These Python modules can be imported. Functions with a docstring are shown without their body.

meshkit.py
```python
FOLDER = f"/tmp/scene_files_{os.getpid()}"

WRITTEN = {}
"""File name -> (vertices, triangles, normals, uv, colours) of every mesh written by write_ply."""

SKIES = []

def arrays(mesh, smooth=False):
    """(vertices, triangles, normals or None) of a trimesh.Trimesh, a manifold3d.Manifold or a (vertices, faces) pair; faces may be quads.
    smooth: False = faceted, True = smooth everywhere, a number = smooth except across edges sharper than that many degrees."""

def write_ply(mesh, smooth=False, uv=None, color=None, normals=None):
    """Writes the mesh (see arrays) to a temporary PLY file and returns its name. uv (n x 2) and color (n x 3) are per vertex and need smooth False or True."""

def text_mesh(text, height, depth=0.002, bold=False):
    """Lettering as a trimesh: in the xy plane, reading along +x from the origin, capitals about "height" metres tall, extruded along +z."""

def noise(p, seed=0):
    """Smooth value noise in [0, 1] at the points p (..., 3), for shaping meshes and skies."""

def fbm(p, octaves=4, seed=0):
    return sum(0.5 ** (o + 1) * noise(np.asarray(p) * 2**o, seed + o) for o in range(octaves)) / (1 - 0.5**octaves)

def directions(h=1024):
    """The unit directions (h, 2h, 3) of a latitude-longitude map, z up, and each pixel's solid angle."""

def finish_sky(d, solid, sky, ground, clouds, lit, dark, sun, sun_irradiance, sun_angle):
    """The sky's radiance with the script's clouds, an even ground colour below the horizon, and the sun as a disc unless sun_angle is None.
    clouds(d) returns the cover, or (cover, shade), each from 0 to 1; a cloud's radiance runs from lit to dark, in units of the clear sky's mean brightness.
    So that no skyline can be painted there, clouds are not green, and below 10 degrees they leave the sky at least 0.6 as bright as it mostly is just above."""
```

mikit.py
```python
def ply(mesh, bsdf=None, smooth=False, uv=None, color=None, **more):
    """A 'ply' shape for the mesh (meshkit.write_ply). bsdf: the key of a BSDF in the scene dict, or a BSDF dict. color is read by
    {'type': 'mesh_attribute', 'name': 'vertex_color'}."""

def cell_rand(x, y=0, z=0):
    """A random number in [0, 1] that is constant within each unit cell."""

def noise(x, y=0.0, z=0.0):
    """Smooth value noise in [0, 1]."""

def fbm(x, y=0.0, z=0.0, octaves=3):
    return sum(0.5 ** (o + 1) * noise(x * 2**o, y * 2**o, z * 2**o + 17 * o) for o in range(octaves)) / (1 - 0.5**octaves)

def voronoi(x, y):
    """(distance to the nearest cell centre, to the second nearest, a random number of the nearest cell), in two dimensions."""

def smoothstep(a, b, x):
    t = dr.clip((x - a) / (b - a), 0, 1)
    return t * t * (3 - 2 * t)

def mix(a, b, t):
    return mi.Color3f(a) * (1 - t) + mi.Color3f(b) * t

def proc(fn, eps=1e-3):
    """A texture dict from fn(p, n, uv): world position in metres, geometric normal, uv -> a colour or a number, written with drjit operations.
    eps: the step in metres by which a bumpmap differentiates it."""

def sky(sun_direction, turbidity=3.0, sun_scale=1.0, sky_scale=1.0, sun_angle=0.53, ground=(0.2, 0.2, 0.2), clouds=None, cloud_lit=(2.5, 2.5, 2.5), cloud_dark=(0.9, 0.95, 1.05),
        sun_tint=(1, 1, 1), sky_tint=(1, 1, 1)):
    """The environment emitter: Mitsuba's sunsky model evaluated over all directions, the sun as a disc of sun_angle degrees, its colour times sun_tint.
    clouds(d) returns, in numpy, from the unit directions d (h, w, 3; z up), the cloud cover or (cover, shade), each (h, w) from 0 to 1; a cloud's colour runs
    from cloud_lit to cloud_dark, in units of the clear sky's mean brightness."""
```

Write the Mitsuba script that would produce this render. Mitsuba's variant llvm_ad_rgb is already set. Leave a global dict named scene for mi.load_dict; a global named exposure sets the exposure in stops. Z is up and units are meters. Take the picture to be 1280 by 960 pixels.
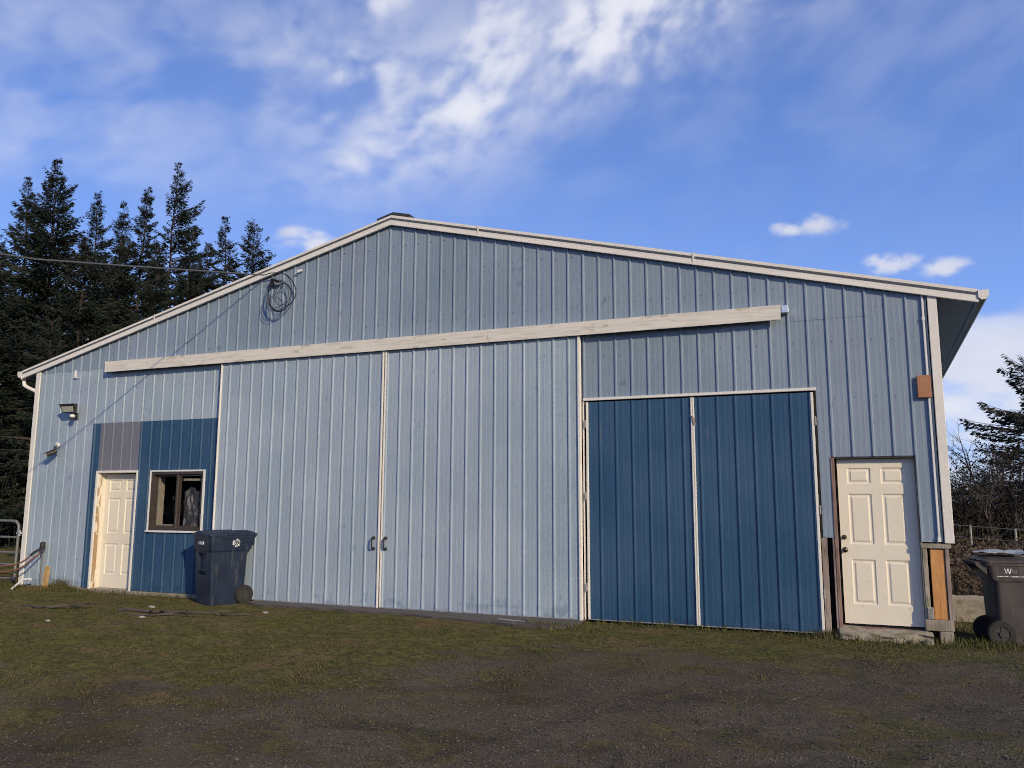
import math
import numpy as np, trimesh, manifold3d as m3
import drjit as dr, mitsuba as mi
import mikit, meshkit
from mikit import proc, noise, fbm, voronoi, smoothstep, mix, cell_rand

scene, labels = {}, {}
T = mi.ScalarTransform4f
# ------------------------------------------------------------------ camera, sky, exposure
EYE = np.array([10.710, -10.724, 1.596])
YAW, PITCH, ROLL = map(math.radians, (-22.175, 8.303, 0.16))
CS = 48
FW = np.array([math.sin(YAW) * math.cos(PITCH), math.cos(YAW) * math.cos(PITCH), math.sin(PITCH)])
RT = np.array([math.cos(YAW), -math.sin(YAW), 0.0])
UP = np.cross(RT, FW)
UP = math.cos(ROLL) * UP - math.sin(ROLL) * RT
scene['camera'] = dict(type='perspective', fov=65.04, fov_axis='x', near_clip=0.05, far_clip=3000.0,
                       to_world=T().look_at(origin=EYE.tolist(), target=(EYE + FW).tolist(), up=UP.tolist()))
exposure = 1.85
SUN = (1.35, -1.0, 0.66)


def clouds(d):
    """thin torn cirrus on a high layer, with low cumulus towards the horizon"""
    z = np.maximum(d[..., 2], 0.02)
    az = np.degrees(np.arctan2(d[..., 0], d[..., 1]))
    el = np.degrees(np.arcsin(np.clip(d[..., 2], -1, 1)))
    u, v = d[..., 0] / (z + 0.08), d[..., 1] / (z + 0.08)
    P = lambda a, b, s: np.stack([a, b, np.full_like(a, s)], -1)
    wx = meshkit.fbm(P(u * 2.4, v * 2.4, 3.3), 4, 5) - 0.5
    wy = meshkit.fbm(P(u * 2.4, v * 2.4, 6.3), 4, 11) - 0.5
    # wisps are combed along a direction that rises to the right
    r1, r2 = az * 0.9 + el * 0.5, -az * 0.42 + el * 0.95
    torn = meshkit.fbm(P(r1 * 0.22 + wx * 2.4, r2 * 0.40 + wy * 2.4, 3.0), 7, CS)
    fine = meshkit.fbm(P(r1 * 0.55 + wx * 3.2, r2 * 0.9 + wy * 3.2, 8.0), 6, 33)
    soft = meshkit.fbm(P(r1 * 0.10 + wx, r2 * 0.16 + wy, 1.0), 4, 52)

    def blob(a, e, sa, se, tilt=0.0):
        x, y = (az - a) * np.cos(np.radians(e)), el - e
        c, s = math.cos(math.radians(tilt)), math.sin(math.radians(tilt))
        return np.exp(-(((x * c + y * s) / sa) ** 2 + ((-x * s + y * c) / se) ** 2))

    def ss(a, b, x):
        t = np.clip((x - a) / (b - a), 0, 1)
        return t * t * (3 - 2 * t)

    main = sum(k * blob(*b) for k, *b in ((0.85, -26, 27.0, 10.0, 3.8, 26), (0.8, -11, 31.5, 8.5, 3.2, 16), (0.5, -36, 30, 7, 4.5, 20), (0.55, -31, 24.3, 5.0, 1.6, 28), (0.5, -2, 37, 16, 4, 15)))
    core = sum(k * blob(*b) for k, *b in ((0.9, -31.5, 33.6, 2.4, 0.9, 35), (1.0, -23.6, 31.5, 2.0, 3.4, -25), (0.8, -33.5, 29.2, 2.8, 1.3, 10), (0.8, -27.5, 27.3, 4.2, 1.8, 22), (1.1, -16.5, 31.6, 2.8, 2.2, 30), (0.9, -11.5, 33.2, 4.2, 1.7, 12)))
    far = np.clip(0.70 * blob(-53, 25, 9, 7, 35) + 0.5 * blob(35, 40, 50, 16) + 0.5 * blob(-120, 40, 60, 22) + 0.5 * blob(150, 50, 60, 30) + 0.5 * blob(-60, 60, 60, 14), 0, 1)
    cover = np.clip(main, 0, 1) * (0.12 + 0.58 * ss(0.36, 0.68, 0.42 * torn + 0.30 * soft + 0.28 * fine)) + far * 0.55 * ss(0.32, 0.75, 0.5 * torn + 0.5 * soft)
    cover = 1 - (1 - np.clip(cover, 0, 1)) * (1 - 0.60 * ss(0.34, 0.82, np.clip(core, 0, 1.2) ** 0.6 * (0.02 + 0.62 * torn + 0.80 * fine)))
    # low heaps of cumulus: soft banks near the horizon and small puffs above
    lump = meshkit.fbm(P(az * 0.22, el * 0.5, 0.0), 5, 41)
    pl = meshkit.fbm(P(az * 0.8 + wx * 3, el * 1.6 + wy * 3, 5.0), 6, 43)
    puffs = np.zeros_like(az)
    for a, e, sa, se in ((-37.2, 17.8, 2.0, 1.0), (-2.8, 18.1, 1.1, 0.5), (-0.4, 18.3, 1.5, 0.7), (3.9, 15.3, 1.7, 0.8), (6.7, 14.7, 1.7, 0.6), (48, 17, 3, 1), (-88, 16, 4, 1.2), (-140, 15, 4, 1.4), (95, 16, 5, 1.5)):
        puffs = np.maximum(puffs, blob(a, e, sa, se))
    puffs = ss(0.38, 0.78, puffs ** 0.5 * (0.25 + 1.0 * pl)) * 0.85
    bank = ss(0.40, 0.75, lump + 0.30 * blob(12, 9.3, 16, 2.8) + 0.12 * np.exp(-((el - 9.5) / 3.0) ** 2) + 0.30 * np.exp(-((el - 0.5) / 2.5) ** 2) - 0.10) * (1 - ss(9.5, 14.0, el)) * 0.85
    c = 1 - (1 - np.clip(cover, 0, 0.92)) * (1 - puffs) * (1 - bank)
    return c, np.clip(0.22 + 0.55 * (1 - lump) * (el < 20), 0, 1)


scene['sky'] = mikit.sky(SUN, turbidity=2.6, ground=(0.10, 0.095, 0.08), clouds=clouds, cloud_lit=(2.75, 2.75, 2.85), cloud_dark=(1.35, 1.42, 1.8), sun_tint=(0.87, 0.95, 1.05), sky_tint=(1.10, 1.22, 1.95))


# ------------------------------------------------------------------ materials
def mat(key, color, rough=0.6, spec=0.4, bump=None, bscale=1.0, metallic=0.0, eps=2e-3, **kw):
    c = proc(color) if callable(color) else {'type': 'rgb', 'value': list(color)}
    r = proc(rough) if callable(rough) else rough
    b = dict(type='principled', base_color=c, roughness=r, specular=spec, metallic=metallic, **kw)
    if bump is not None:
        b = dict(type='bumpmap', arbitrary=dict(proc(bump, eps)), scale=bscale, bsdf=b)
    scene[key] = dict(type='twosided', bsdf=b)


def streak(p, f=9.0, s=0.55):
    return fbm(p.x * f, p.y * f, p.z * s, 3)


def metal_paint(base, worn, amount, chip=None):
    def fn(p, n, uv):
        st = streak(p, 13.0, 0.12)
        bl = fbm(p.x * 1.3 + 4, p.y, p.z * 1.1, 3)
        fi = noise(p.x * 70, p.y * 70, p.z * 5)
        t = smoothstep(0.25, 0.8, 0.28 * st + 0.72 * bl + 0.2 * (fi - 0.5))
        c = mix(base, worn, t * amount)
        g = fbm(p.x * 26, p.y * 26, p.z * 3.2 + 9, 3)
        stain = smoothstep(0.70, 0.80, g) * smoothstep(0.5, 0.62, bl)
        c = mix(c, [0.62 * base[0], 0.64 * base[1], 0.7 * base[2]], stain * 0.2)
        # mud and scuffs thrown up along the foot of the sheets: ragged patches
        sp = fbm(p.x * 4.5 + 11, p.y, p.z * 5.0, 4) + 0.35 * noise(p.x * 38, p.y * 38, p.z * 9)
        c = mix(c, [0.55 * base[0], 0.60 * base[1], 0.66 * base[2]], smoothstep(0.96, 1.10, sp + dr.select(p.z < 0.16, 0.26, dr.select(p.z < 0.34, 0.10, 0.0))) * 0.5)
        # thin brown runs below some screw rows
        c = mix(c, [0.24, 0.17, 0.12], smoothstep(0.80, 0.86, fbm(p.x * 30, p.y * 30, p.z * 0.8 + 2, 3)) * 0.35)
        if chip is not None:
            q = fbm(p.x * 9, p.y * 9, p.z * 6, 4)
            c = mix(c, chip, smoothstep(0.74, 0.78, q) * 0.7)
        return c
    return fn


def rough_var(a, b):
    return lambda p, n, uv: a + (b - a) * fbm(p.x * 5, p.y * 5, p.z * 1.5, 2)


mat('m_siding', metal_paint([0.172, 0.217, 0.288], [0.206, 0.254, 0.328], 0.9), rough_var(0.42, 0.62), 0.45)
mat('m_siding_door', metal_paint([0.242, 0.299, 0.375], [0.300, 0.358, 0.432], 0.9), rough_var(0.45, 0.65), 0.4)
mat('m_siding_blue', metal_paint([0.018, 0.056, 0.118], [0.034, 0.078, 0.145], 0.9), rough_var(0.35, 0.55), 0.45)
mat('m_siding_blue_door', metal_paint([0.018, 0.058, 0.122], [0.036, 0.082, 0.150], 0.9), rough_var(0.32, 0.5), 0.45)
mat('m_siding_b', metal_paint([0.170, 0.219, 0.288], [0.204, 0.255, 0.327], 0.9), rough_var(0.40, 0.58), 0.45)
mat('m_siding_c', metal_paint([0.160, 0.214, 0.279], [0.196, 0.251, 0.319], 0.9), rough_var(0.46, 0.66), 0.4)
mat('m_siding_door_b', metal_paint([0.240, 0.301, 0.375], [0.299, 0.358, 0.432], 0.9), rough_var(0.42, 0.6), 0.4)
mat('m_siding_door_c', metal_paint([0.230, 0.296, 0.366], [0.290, 0.354, 0.424], 0.9), rough_var(0.5, 0.68), 0.4)
mat('m_grey_panel', metal_paint([0.130, 0.135, 0.168], [0.160, 0.166, 0.198], 0.8), 0.6, 0.3)


def white_trim(p, n, uv):
    a = fbm(p.x * 2.2, p.y * 3, p.z * 2.2, 3)
    b = fbm(p.x * 14, p.y * 14, p.z * 14, 4)
    c = mix([0.56, 0.54, 0.505], [0.645, 0.625, 0.59], a)
    c = mix(c, [0.46, 0.39, 0.33], smoothstep(0.6, 0.75, b) * smoothstep(0.45, 0.6, a) * 0.18)
    return mix(c, [0.2, 0.15, 0.11], smoothstep(0.73, 0.78, fbm(p.x * 21 + 7, p.y * 21, p.z * 21, 3)) * 0.15)


mat('m_trim', white_trim, 0.55, 0.35)


def cover_paint(p, n, uv):
    a = fbm(p.x * 1.6, p.y * 6, p.z * 9, 3)
    g = fbm(p.x * 3.0, p.y * 30, p.z * 42, 3)
    c = mix([0.545, 0.515, 0.465], [0.62, 0.59, 0.54], a)
    c = mix(c, [0.40, 0.35, 0.30], smoothstep(0.52, 0.66, g) * 0.35)
    return mix(c, [0.30, 0.27, 0.17], smoothstep(0.62, 0.74, fbm(p.x * 5 + 3, p.y * 5, p.z * 12, 4)) * 0.55)


mat('m_cover', cover_paint, 0.65, 0.3, bump=lambda p, n, uv: fbm(p.x * 6, p.y * 40, p.z * 60, 2), bscale=0.003)
mat('m_galv', lambda p, n, uv: mix([0.62, 0.63, 0.64], [0.8, 0.8, 0.8], noise(p.x * 40, p.y * 40, p.z * 40)), 0.35, 0.5, metallic=0.8)
mat('m_galv_dull', lambda p, n, uv: mix([0.16, 0.155, 0.145], [0.42, 0.41, 0.39], fbm(p.x * 50, p.y * 50, p.z * 50, 3)), 0.6, 0.3)
mat('m_pipe', lambda p, n, uv: mix([0.10, 0.105, 0.10], [0.21, 0.21, 0.20], fbm(p.x * 12, p.y * 12, p.z * 12, 3)), 0.55, 0.5, metallic=0.3)
mat('m_roof', lambda p, n, uv: mix([0.05, 0.055, 0.06], [0.09, 0.095, 0.1], fbm(p.x * 2, p.y * 2, 0, 3)), 0.5, 0.4)
mat('m_soffit', lambda p, n, uv: mix([0.16, 0.195, 0.25], [0.21, 0.245, 0.30], fbm(p.x * 3, p.y * 5, p.z, 3)), 0.6, 0.3)
mat('m_dark', (0.012, 0.012, 0.012), 0.8, 0.2)
mat('m_lining', (0.08, 0.07, 0.06), 0.9, 0.1)


def door_paint(p, n, uv):
    a = fbm(p.x * 3, p.y * 3, p.z * 2, 3)
    c = mix([0.60, 0.55, 0.455], [0.67, 0.62, 0.525], a)
    return mix(c, [0.42, 0.34, 0.25], smoothstep(0.70, 0.78, fbm(p.x * 17, p.y * 17, p.z * 17, 4)) * 0.4)


mat('m_door', door_paint, 0.42, 0.4)


def peeling(p, n, uv):
    q = 0.6 * fbm(p.x * 9, p.y * 16, p.z * 4.5, 4) + dr.select(p.y < 0.055, 0.04, 0.30)
    w = mix([0.24, 0.15, 0.08], [0.42, 0.29, 0.17], fbm(p.x * 50, p.y * 60, p.z * 4, 3))
    return mix(w, [0.62, 0.57, 0.48], smoothstep(0.36, 0.41, q))


mat('m_peel', peeling, 0.7, 0.25, bump=lambda p, n, uv: smoothstep(0.44, 0.5, fbm(p.x * 9, p.y * 16, p.z * 4.5, 4)), bscale=0.004)


def wood(a, b, moss=0.0):
    def fn(p, n, uv):
        g = fbm(p.x * 60, p.y * 60, p.z * 3.0, 3)
        l = fbm(p.x * 7, p.y * 7, p.z * 3, 3)
        c = mix(a, b, smoothstep(0.3, 0.7, 0.6 * g + 0.4 * l))
        c = mix(c, [0.3 * a[0], 0.3 * a[1], 0.3 * a[2]], smoothstep(0.62, 0.7, g) * 0.6)
        return mix(c, [0.10, 0.12, 0.045], smoothstep(0.5, 0.66, fbm(p.x * 11 + 5, p.y * 11, p.z * 7, 4)) * moss)
    return fn


WB = lambda p, n, uv: fbm(p.x * 60, p.y * 60, p.z * 3.0, 3)
mat('m_wood_grey', wood([0.17, 0.145, 0.12], [0.33, 0.29, 0.245], 0.35), 0.8, 0.2, bump=WB, bscale=0.006)
mat('m_wood_mauve', wood([0.16, 0.12, 0.11], [0.30, 0.25, 0.235], 0.1), 0.8, 0.2, bump=WB, bscale=0.006)
mat('m_wood_red', wood([0.13, 0.08, 0.065], [0.27, 0.19, 0.165], 0.05), 0.75, 0.25, bump=WB, bscale=0.005)
mat('m_wood_orange', wood([0.40, 0.185, 0.065], [0.52, 0.27, 0.105], 0.08), 0.7, 0.25, bump=WB, bscale=0.003)
mat('m_wood_plank', wood([0.36, 0.22, 0.09], [0.50, 0.33, 0.15], 0.15), 0.75, 0.2, bump=WB, bscale=0.004)
mat('m_rust', lambda p, n, uv: mix([0.27, 0.125, 0.07], [0.36, 0.175, 0.10], fbm(p.x * 16, p.y * 16, p.z * 16, 4)), 0.7, 0.3)


def concrete(p, n, uv):
    a = fbm(p.x * 5, p.y * 5, p.z * 5, 4)
    b = fbm(p.x * 40, p.y * 40, p.z * 40, 3)
    c = mix([0.145, 0.125, 0.10], [0.33, 0.295, 0.245], 0.6 * a + 0.4 * b)
    return mix(c, [0.11, 0.115, 0.06], smoothstep(0.55, 0.68, fbm(p.x * 8 + 3, p.y * 8, p.z * 8, 4)) * 0.6)


CB = lambda p, n, uv: fbm(p.x * 35, p.y * 35, p.z * 35, 4)
mat('m_concrete', concrete, 0.85, 0.2, bump=CB, bscale=0.012)
mat('m_apron', lambda p, n, uv: mix([0.050, 0.046, 0.045], [0.083, 0.076, 0.072], 0.5 * fbm(p.x * 4, p.y * 9, 0, 4) + 0.5 * fbm(p.x * 60, p.y * 60, 0, 3)), 0.85, 0.2, bump=CB, bscale=0.006)
mat('m_black', lambda p, n, uv: mix([0.018, 0.018, 0.018], [0.034, 0.033, 0.032], fbm(p.x * 20, p.y * 20, p.z * 20, 2)), 0.5, 0.4)
mat('m_rubber', lambda p, n, uv: mix([0.012, 0.012, 0.012], [0.026, 0.024, 0.022], fbm(p.x * 30, p.y * 30, p.z * 30, 2)), 0.75, 0.3)


def plastic(a, b):
    def fn(p, n, uv):
        d = fbm(p.x * 5, p.y * 5, p.z * 4, 4)
        s = fbm(p.x * 30, p.y * 30, p.z * 2.5, 3)
        c = mix(a, b, smoothstep(0.35, 0.7, d))
        return mix(c, [0.16, 0.15, 0.14], smoothstep(0.60, 0.74, s) * 0.16)
    return fn


mat('m_bin_blue', plastic([0.006, 0.013, 0.031], [0.010, 0.019, 0.042]), 0.42, 0.45)
mat('m_bin_grey', plastic([0.040, 0.034, 0.033], [0.056, 0.049, 0.047]), 0.45, 0.4)
mat('m_print', lambda p, n, uv: mix([0.22, 0.23, 0.25], [0.66, 0.67, 0.69], smoothstep(0.36, 0.6, fbm(p.x * 60, p.y * 60, p.z * 60, 3))), 0.5, 0.3)
mat('m_print_dim', (0.17, 0.165, 0.165), 0.5, 0.3)
mat('m_white', lambda p, n, uv: mix([0.52, 0.52, 0.52], [0.62, 0.62, 0.62], fbm(p.x * 20, p.y * 20, p.z * 20, 3)), 0.5, 0.4)
mat('m_paper', lambda p, n, uv: mix([0.22, 0.21, 0.19], [0.46, 0.45, 0.42], fbm(p.x * 40, p.y * 40, p.z * 40, 3)), 0.7, 0.2)
mat('m_bag', lambda p, n, uv: mix([0.19, 0.215, 0.24], [0.33, 0.36, 0.39], fbm(p.x * 12, p.y * 12, p.z * 12, 3)), 0.45, 0.4)
mat('m_bronze', lambda p, n, uv: mix([0.055, 0.043, 0.036], [0.085, 0.07, 0.06], fbm(p.x * 15, p.y * 15, p.z * 15, 3)), 0.4, 0.5, metallic=0.4)
mat('m_sash', lambda p, n, uv: mix([0.20, 0.18, 0.15], [0.30, 0.275, 0.235], fbm(p.x * 12, p.y * 12, p.z * 12, 3)), 0.6, 0.3)
mat('m_knob', (0.11, 0.085, 0.06), 0.28, 0.5, metallic=0.9)
mat('m_cable', (0.014, 0.015, 0.018), 0.5, 0.4)
mat('m_wire', (0.075, 0.078, 0.082), 0.45, 0.5)
mat('m_lens', (0.42, 0.42, 0.36), 0.15, 0.6)
mat('m_hose', lambda p, n, uv: mix([0.15, 0.062, 0.036], [0.22, 0.10, 0.06], noise(p.x * 30, p.y * 30, p.z * 30)), 0.55, 0.4)
mat('m_film', lambda p, n, uv: mix([0.035, 0.035, 0.04], [0.20, 0.20, 0.205], smoothstep(0.5, 0.75, fbm(p.x * 25, p.y * 25, p.z * 8, 3))), 0.5, 0.4)
scene['m_glass'] = dict(type='thindielectric', int_ior=1.5)
mat('m_bark', lambda p, n, uv: mix([0.028, 0.024, 0.021], [0.062, 0.053, 0.046], fbm(p.x * 12, p.y * 12, p.z * 3, 3)), 0.9, 0.15)
mat('m_needle', lambda p, n, uv: mix([0.007, 0.012, 0.009], [0.020, 0.029, 0.018], 0.5 * fbm(p.x * 0.7, p.y * 0.7, p.z * 0.7, 2) + 0.5 * noise(p.x * 5, p.y * 5, p.z * 5)), 0.75, 0.2)
mat('m_needle_blue', lambda p, n, uv: mix([0.012, 0.016, 0.015], [0.030, 0.035, 0.032], 0.5 * fbm(p.x * 0.9, p.y * 0.9, p.z * 0.9, 2) + 0.5 * noise(p.x * 6, p.y * 6, p.z * 6)), 0.75, 0.2)
mat('m_twig', lambda p, n, uv: mix([0.05, 0.042, 0.038], [0.115, 0.095, 0.085], noise(p.x * 6, p.y * 6, p.z * 6)), 0.85, 0.15)
mat('m_bramble', lambda p, n, uv: mix([0.018, 0.016, 0.014], [0.046, 0.040, 0.034], noise(p.x * 4, p.y * 4, p.z * 4)), 0.85, 0.15)
mat('m_bracken', lambda p, n, uv: mix([0.042, 0.031, 0.024], [0.105, 0.080, 0.062], 0.5 * noise(p.x * 1.3, p.y * 1.3, p.z) + 0.5 * noise(p.x * 9, p.y * 9, p.z * 9)), 0.85, 0.15)


def ground_masks(x, y, nz, fb):
    """moss cover 0..1 of the yard: green by the barn, breaking up into gravel towards the drive"""
    edge = y + 2.9 - 0.0 * x
    edge = y - (-5.6 + 0.62 * (x - 3.6))
    return edge


def ground_col(p, n, uv):
    x, y = p.x, p.y
    big = fbm(x * 0.55, y * 0.8, 3.0, 4)
    mid = fbm(x * 2.1, y * 3.0, 7.0, 4)
    fin = fbm(x * 24, y * 24, 1.0, 4)
    peb = voronoi(x * 55, y * 55)
    edge = y - (-5.3 + 0.60 * (x - 3.6))
    m = smoothstep(-1.3, 1.0, edge + 0.4 + (big - 0.5) * 5.5 + (mid - 0.5) * 4.2 + (fin - 0.5) * 1.6)
    m = dr.maximum(m, smoothstep(0.50, 0.66, fbm(x * 7, y * 9, 6.0, 4)) * 0.55 * smoothstep(0.40, 0.56, mid))
    m = dr.maximum(m, smoothstep(0.56, 0.70, 0.6 * big + 0.4 * mid) * 0.75 * smoothstep(-7.0, -3.0, y))
    spk = dr.power(cell_rand(x * 95, y * 95, 1.0), 3.0)
    gravel = mix([0.037, 0.031, 0.024], [0.116, 0.102, 0.083], 0.30 * fin + 0.30 * peb[2] + 0.40 * spk)
    gravel = mix(gravel, [0.034, 0.026, 0.017], smoothstep(0.50, 0.66, mid) * 0.5)
    gravel = mix(gravel, [0.062, 0.048, 0.036], smoothstep(0.5, 0.68, fbm(x * 0.9 + 8, y * 0.9, 5.0, 3)) * 0.35)
    moss = mix([0.040, 0.042, 0.014], [0.112, 0.106, 0.036], fbm(x * 5, y * 7, 2.0, 4))
    moss = mix(moss, [0.105, 0.078, 0.042], smoothstep(0.50, 0.64, fbm(x * 1.7 + 3, y * 2.6, 4.0, 4)) * 0.7)
    moss = mix(moss, [0.024, 0.023, 0.012], smoothstep(0.48, 0.62, fin) * 0.6)
    c = mix(gravel, moss, m) * 0.88
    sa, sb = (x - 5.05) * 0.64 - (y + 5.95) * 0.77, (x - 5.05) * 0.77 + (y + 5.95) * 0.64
    oval = dr.square(sa / 1.35) + dr.square(sb / 0.42)
    dark_mask = dr.maximum(smoothstep(0.56, 0.70, fbm(x * 0.9 + 1.7, y * 1.9 + 4.2, 9.0, 3)) * 0.5, smoothstep(1.5, 0.5, oval + (mid - 0.5) * 2.0 + (fin - 0.5) * 1.2))  # darker ground: scattered noise patches plus one ragged-edged oval
    return mix(c, c * 0.45, dark_mask * (1 - 0.6 * m) * 0.62)


def ground_bump(p, n, uv):
    return 0.5 * fbm(p.x * 22, p.y * 22, 0.0, 4) + 0.5 * voronoi(p.x * 55, p.y * 55)[0]


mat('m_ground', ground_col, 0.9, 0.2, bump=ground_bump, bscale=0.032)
mat('m_gravel', lambda p, n, uv: mix([0.036, 0.032, 0.027], [0.15, 0.137, 0.12], dr.power(cell_rand(p.x * 45, p.y * 45, 0), 2.2)), 0.85, 0.25)
mat('m_grass', lambda p, n, uv: mix(mix([0.036, 0.042, 0.013], [0.110, 0.108, 0.036], cell_rand(p.x * 60, p.y * 60, 0)), [0.11, 0.083, 0.045], smoothstep(0.55, 0.7, fbm(p.x * 2.1, p.y * 2.9, 3.0, 3)) * 0.75), 0.8, 0.2)
mat('m_leaf', lambda p, n, uv: mix([0.010, 0.014, 0.008], [0.028, 0.034, 0.018], noise(p.x * 7, p.y * 7, p.z * 7)), 0.7, 0.25)


# ------------------------------------------------------------------ helpers
def numbered(key):
    if key not in scene and key not in labels and not any(k.startswith(key + '__') for k in scene):
        return key
    n = 1
    while True:
        k = f'{key}_{n:03d}'
        if k not in scene and k not in labels and not any(q.startswith(k + '__') for q in scene):
            return k
        n += 1


def put(name, mesh, m, parent=None, smooth=False, **kw):
    key = numbered(parent + '__' + name if parent else name)
    scene[key] = mikit.ply(mesh, m, smooth=smooth, **kw)
    return key


def tag(key, label=None, cat=None, group=None, kind=None):
    labels[key] = {k: v for k, v in (('label', label), ('category', cat), ('group', group), ('kind', kind)) if v}
    return key


def cat(*ms):
    ms = [m for m in ms if m is not None]
    return trimesh.util.concatenate(ms) if len(ms) > 1 else ms[0]


def box(x0, x1, y0, y1, z0, z1, bev=0.0):
    if bev <= 0:
        b = trimesh.creation.box((x1 - x0, y1 - y0, z1 - z0))
        b.apply_translation(((x0 + x1) / 2, (y0 + y1) / 2, (z0 + z1) / 2))
        return b
    b = min(bev, 0.45 * min(x1 - x0, y1 - y0, z1 - z0))
    pts = []
    for x, sx in ((x0, 1), (x1, -1)):
        for y, sy in ((y0, 1), (y1, -1)):
            for z, sz in ((z0, 1), (z1, -1)):
                pts += [(x + sx * b, y + sy * b, z), (x + sx * b, y, z + sz * b), (x, y + sy * b, z + sz * b)]
    return trimesh.convex.convex_hull(np.array(pts))


def tube(pts, r, n=8, cap=True):
    P = np.asarray(pts, float)
    r = np.broadcast_to(np.asarray(r, float), (len(P),))
    t = np.gradient(P, axis=0)
    t /= np.linalg.norm(t, axis=1, keepdims=True) + 1e-12
    a = np.array([0, 0, 1.0]) if abs(t[0][2]) < 0.9 else np.array([1.0, 0, 0])
    rings = []
    for i in range(len(P)):
        u = a - t[i] * (a @ t[i])
        u /= np.linalg.norm(u)
        a = u
        w = np.cross(t[i], u)
        th = np.arange(n) * 2 * np.pi / n
        rings.append(P[i] + r[i] * (np.cos(th)[:, None] * u + np.sin(th)[:, None] * w))
    V = np.vstack(rings)
    i, k = np.meshgrid(np.arange(len(P) - 1), np.arange(n), indexing='ij')
    A, B = (i * n + k).ravel(), (i * n + (k + 1) % n).ravel()
    F = np.concatenate([np.stack([A, B, B + n], 1), np.stack([A, B + n, A + n], 1)])
    if cap:
        k, o = np.arange(1, n - 1), (len(P) - 1) * n
        F = np.concatenate([F, np.stack([0 * k, k + 1, k], 1), np.stack([0 * k + o, o + k, o + k + 1], 1)])
    return trimesh.Trimesh(V, np.array(F), process=False)


def bez(pts, n=24):
    """smooth curve through the points (Catmull-Rom)"""
    P = np.asarray(pts, float)
    Q = np.vstack([2 * P[0] - P[1], P, 2 * P[-1] - P[-2]])
    out = []
    for i in range(1, len(Q) - 2):
        for t in np.linspace(0, 1, n, endpoint=False):
            a, b, c, d = Q[i - 1], Q[i], Q[i + 1], Q[i + 2]
            out.append(0.5 * ((2 * b) + (-a + c) * t + (2 * a - 5 * b + 4 * c - d) * t * t + (-a + 3 * b - 3 * c + d) * t ** 3))
    out.append(P[-1])
    return np.array(out)


def hull(pts):
    return trimesh.convex.convex_hull(np.asarray(pts, float))


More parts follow.
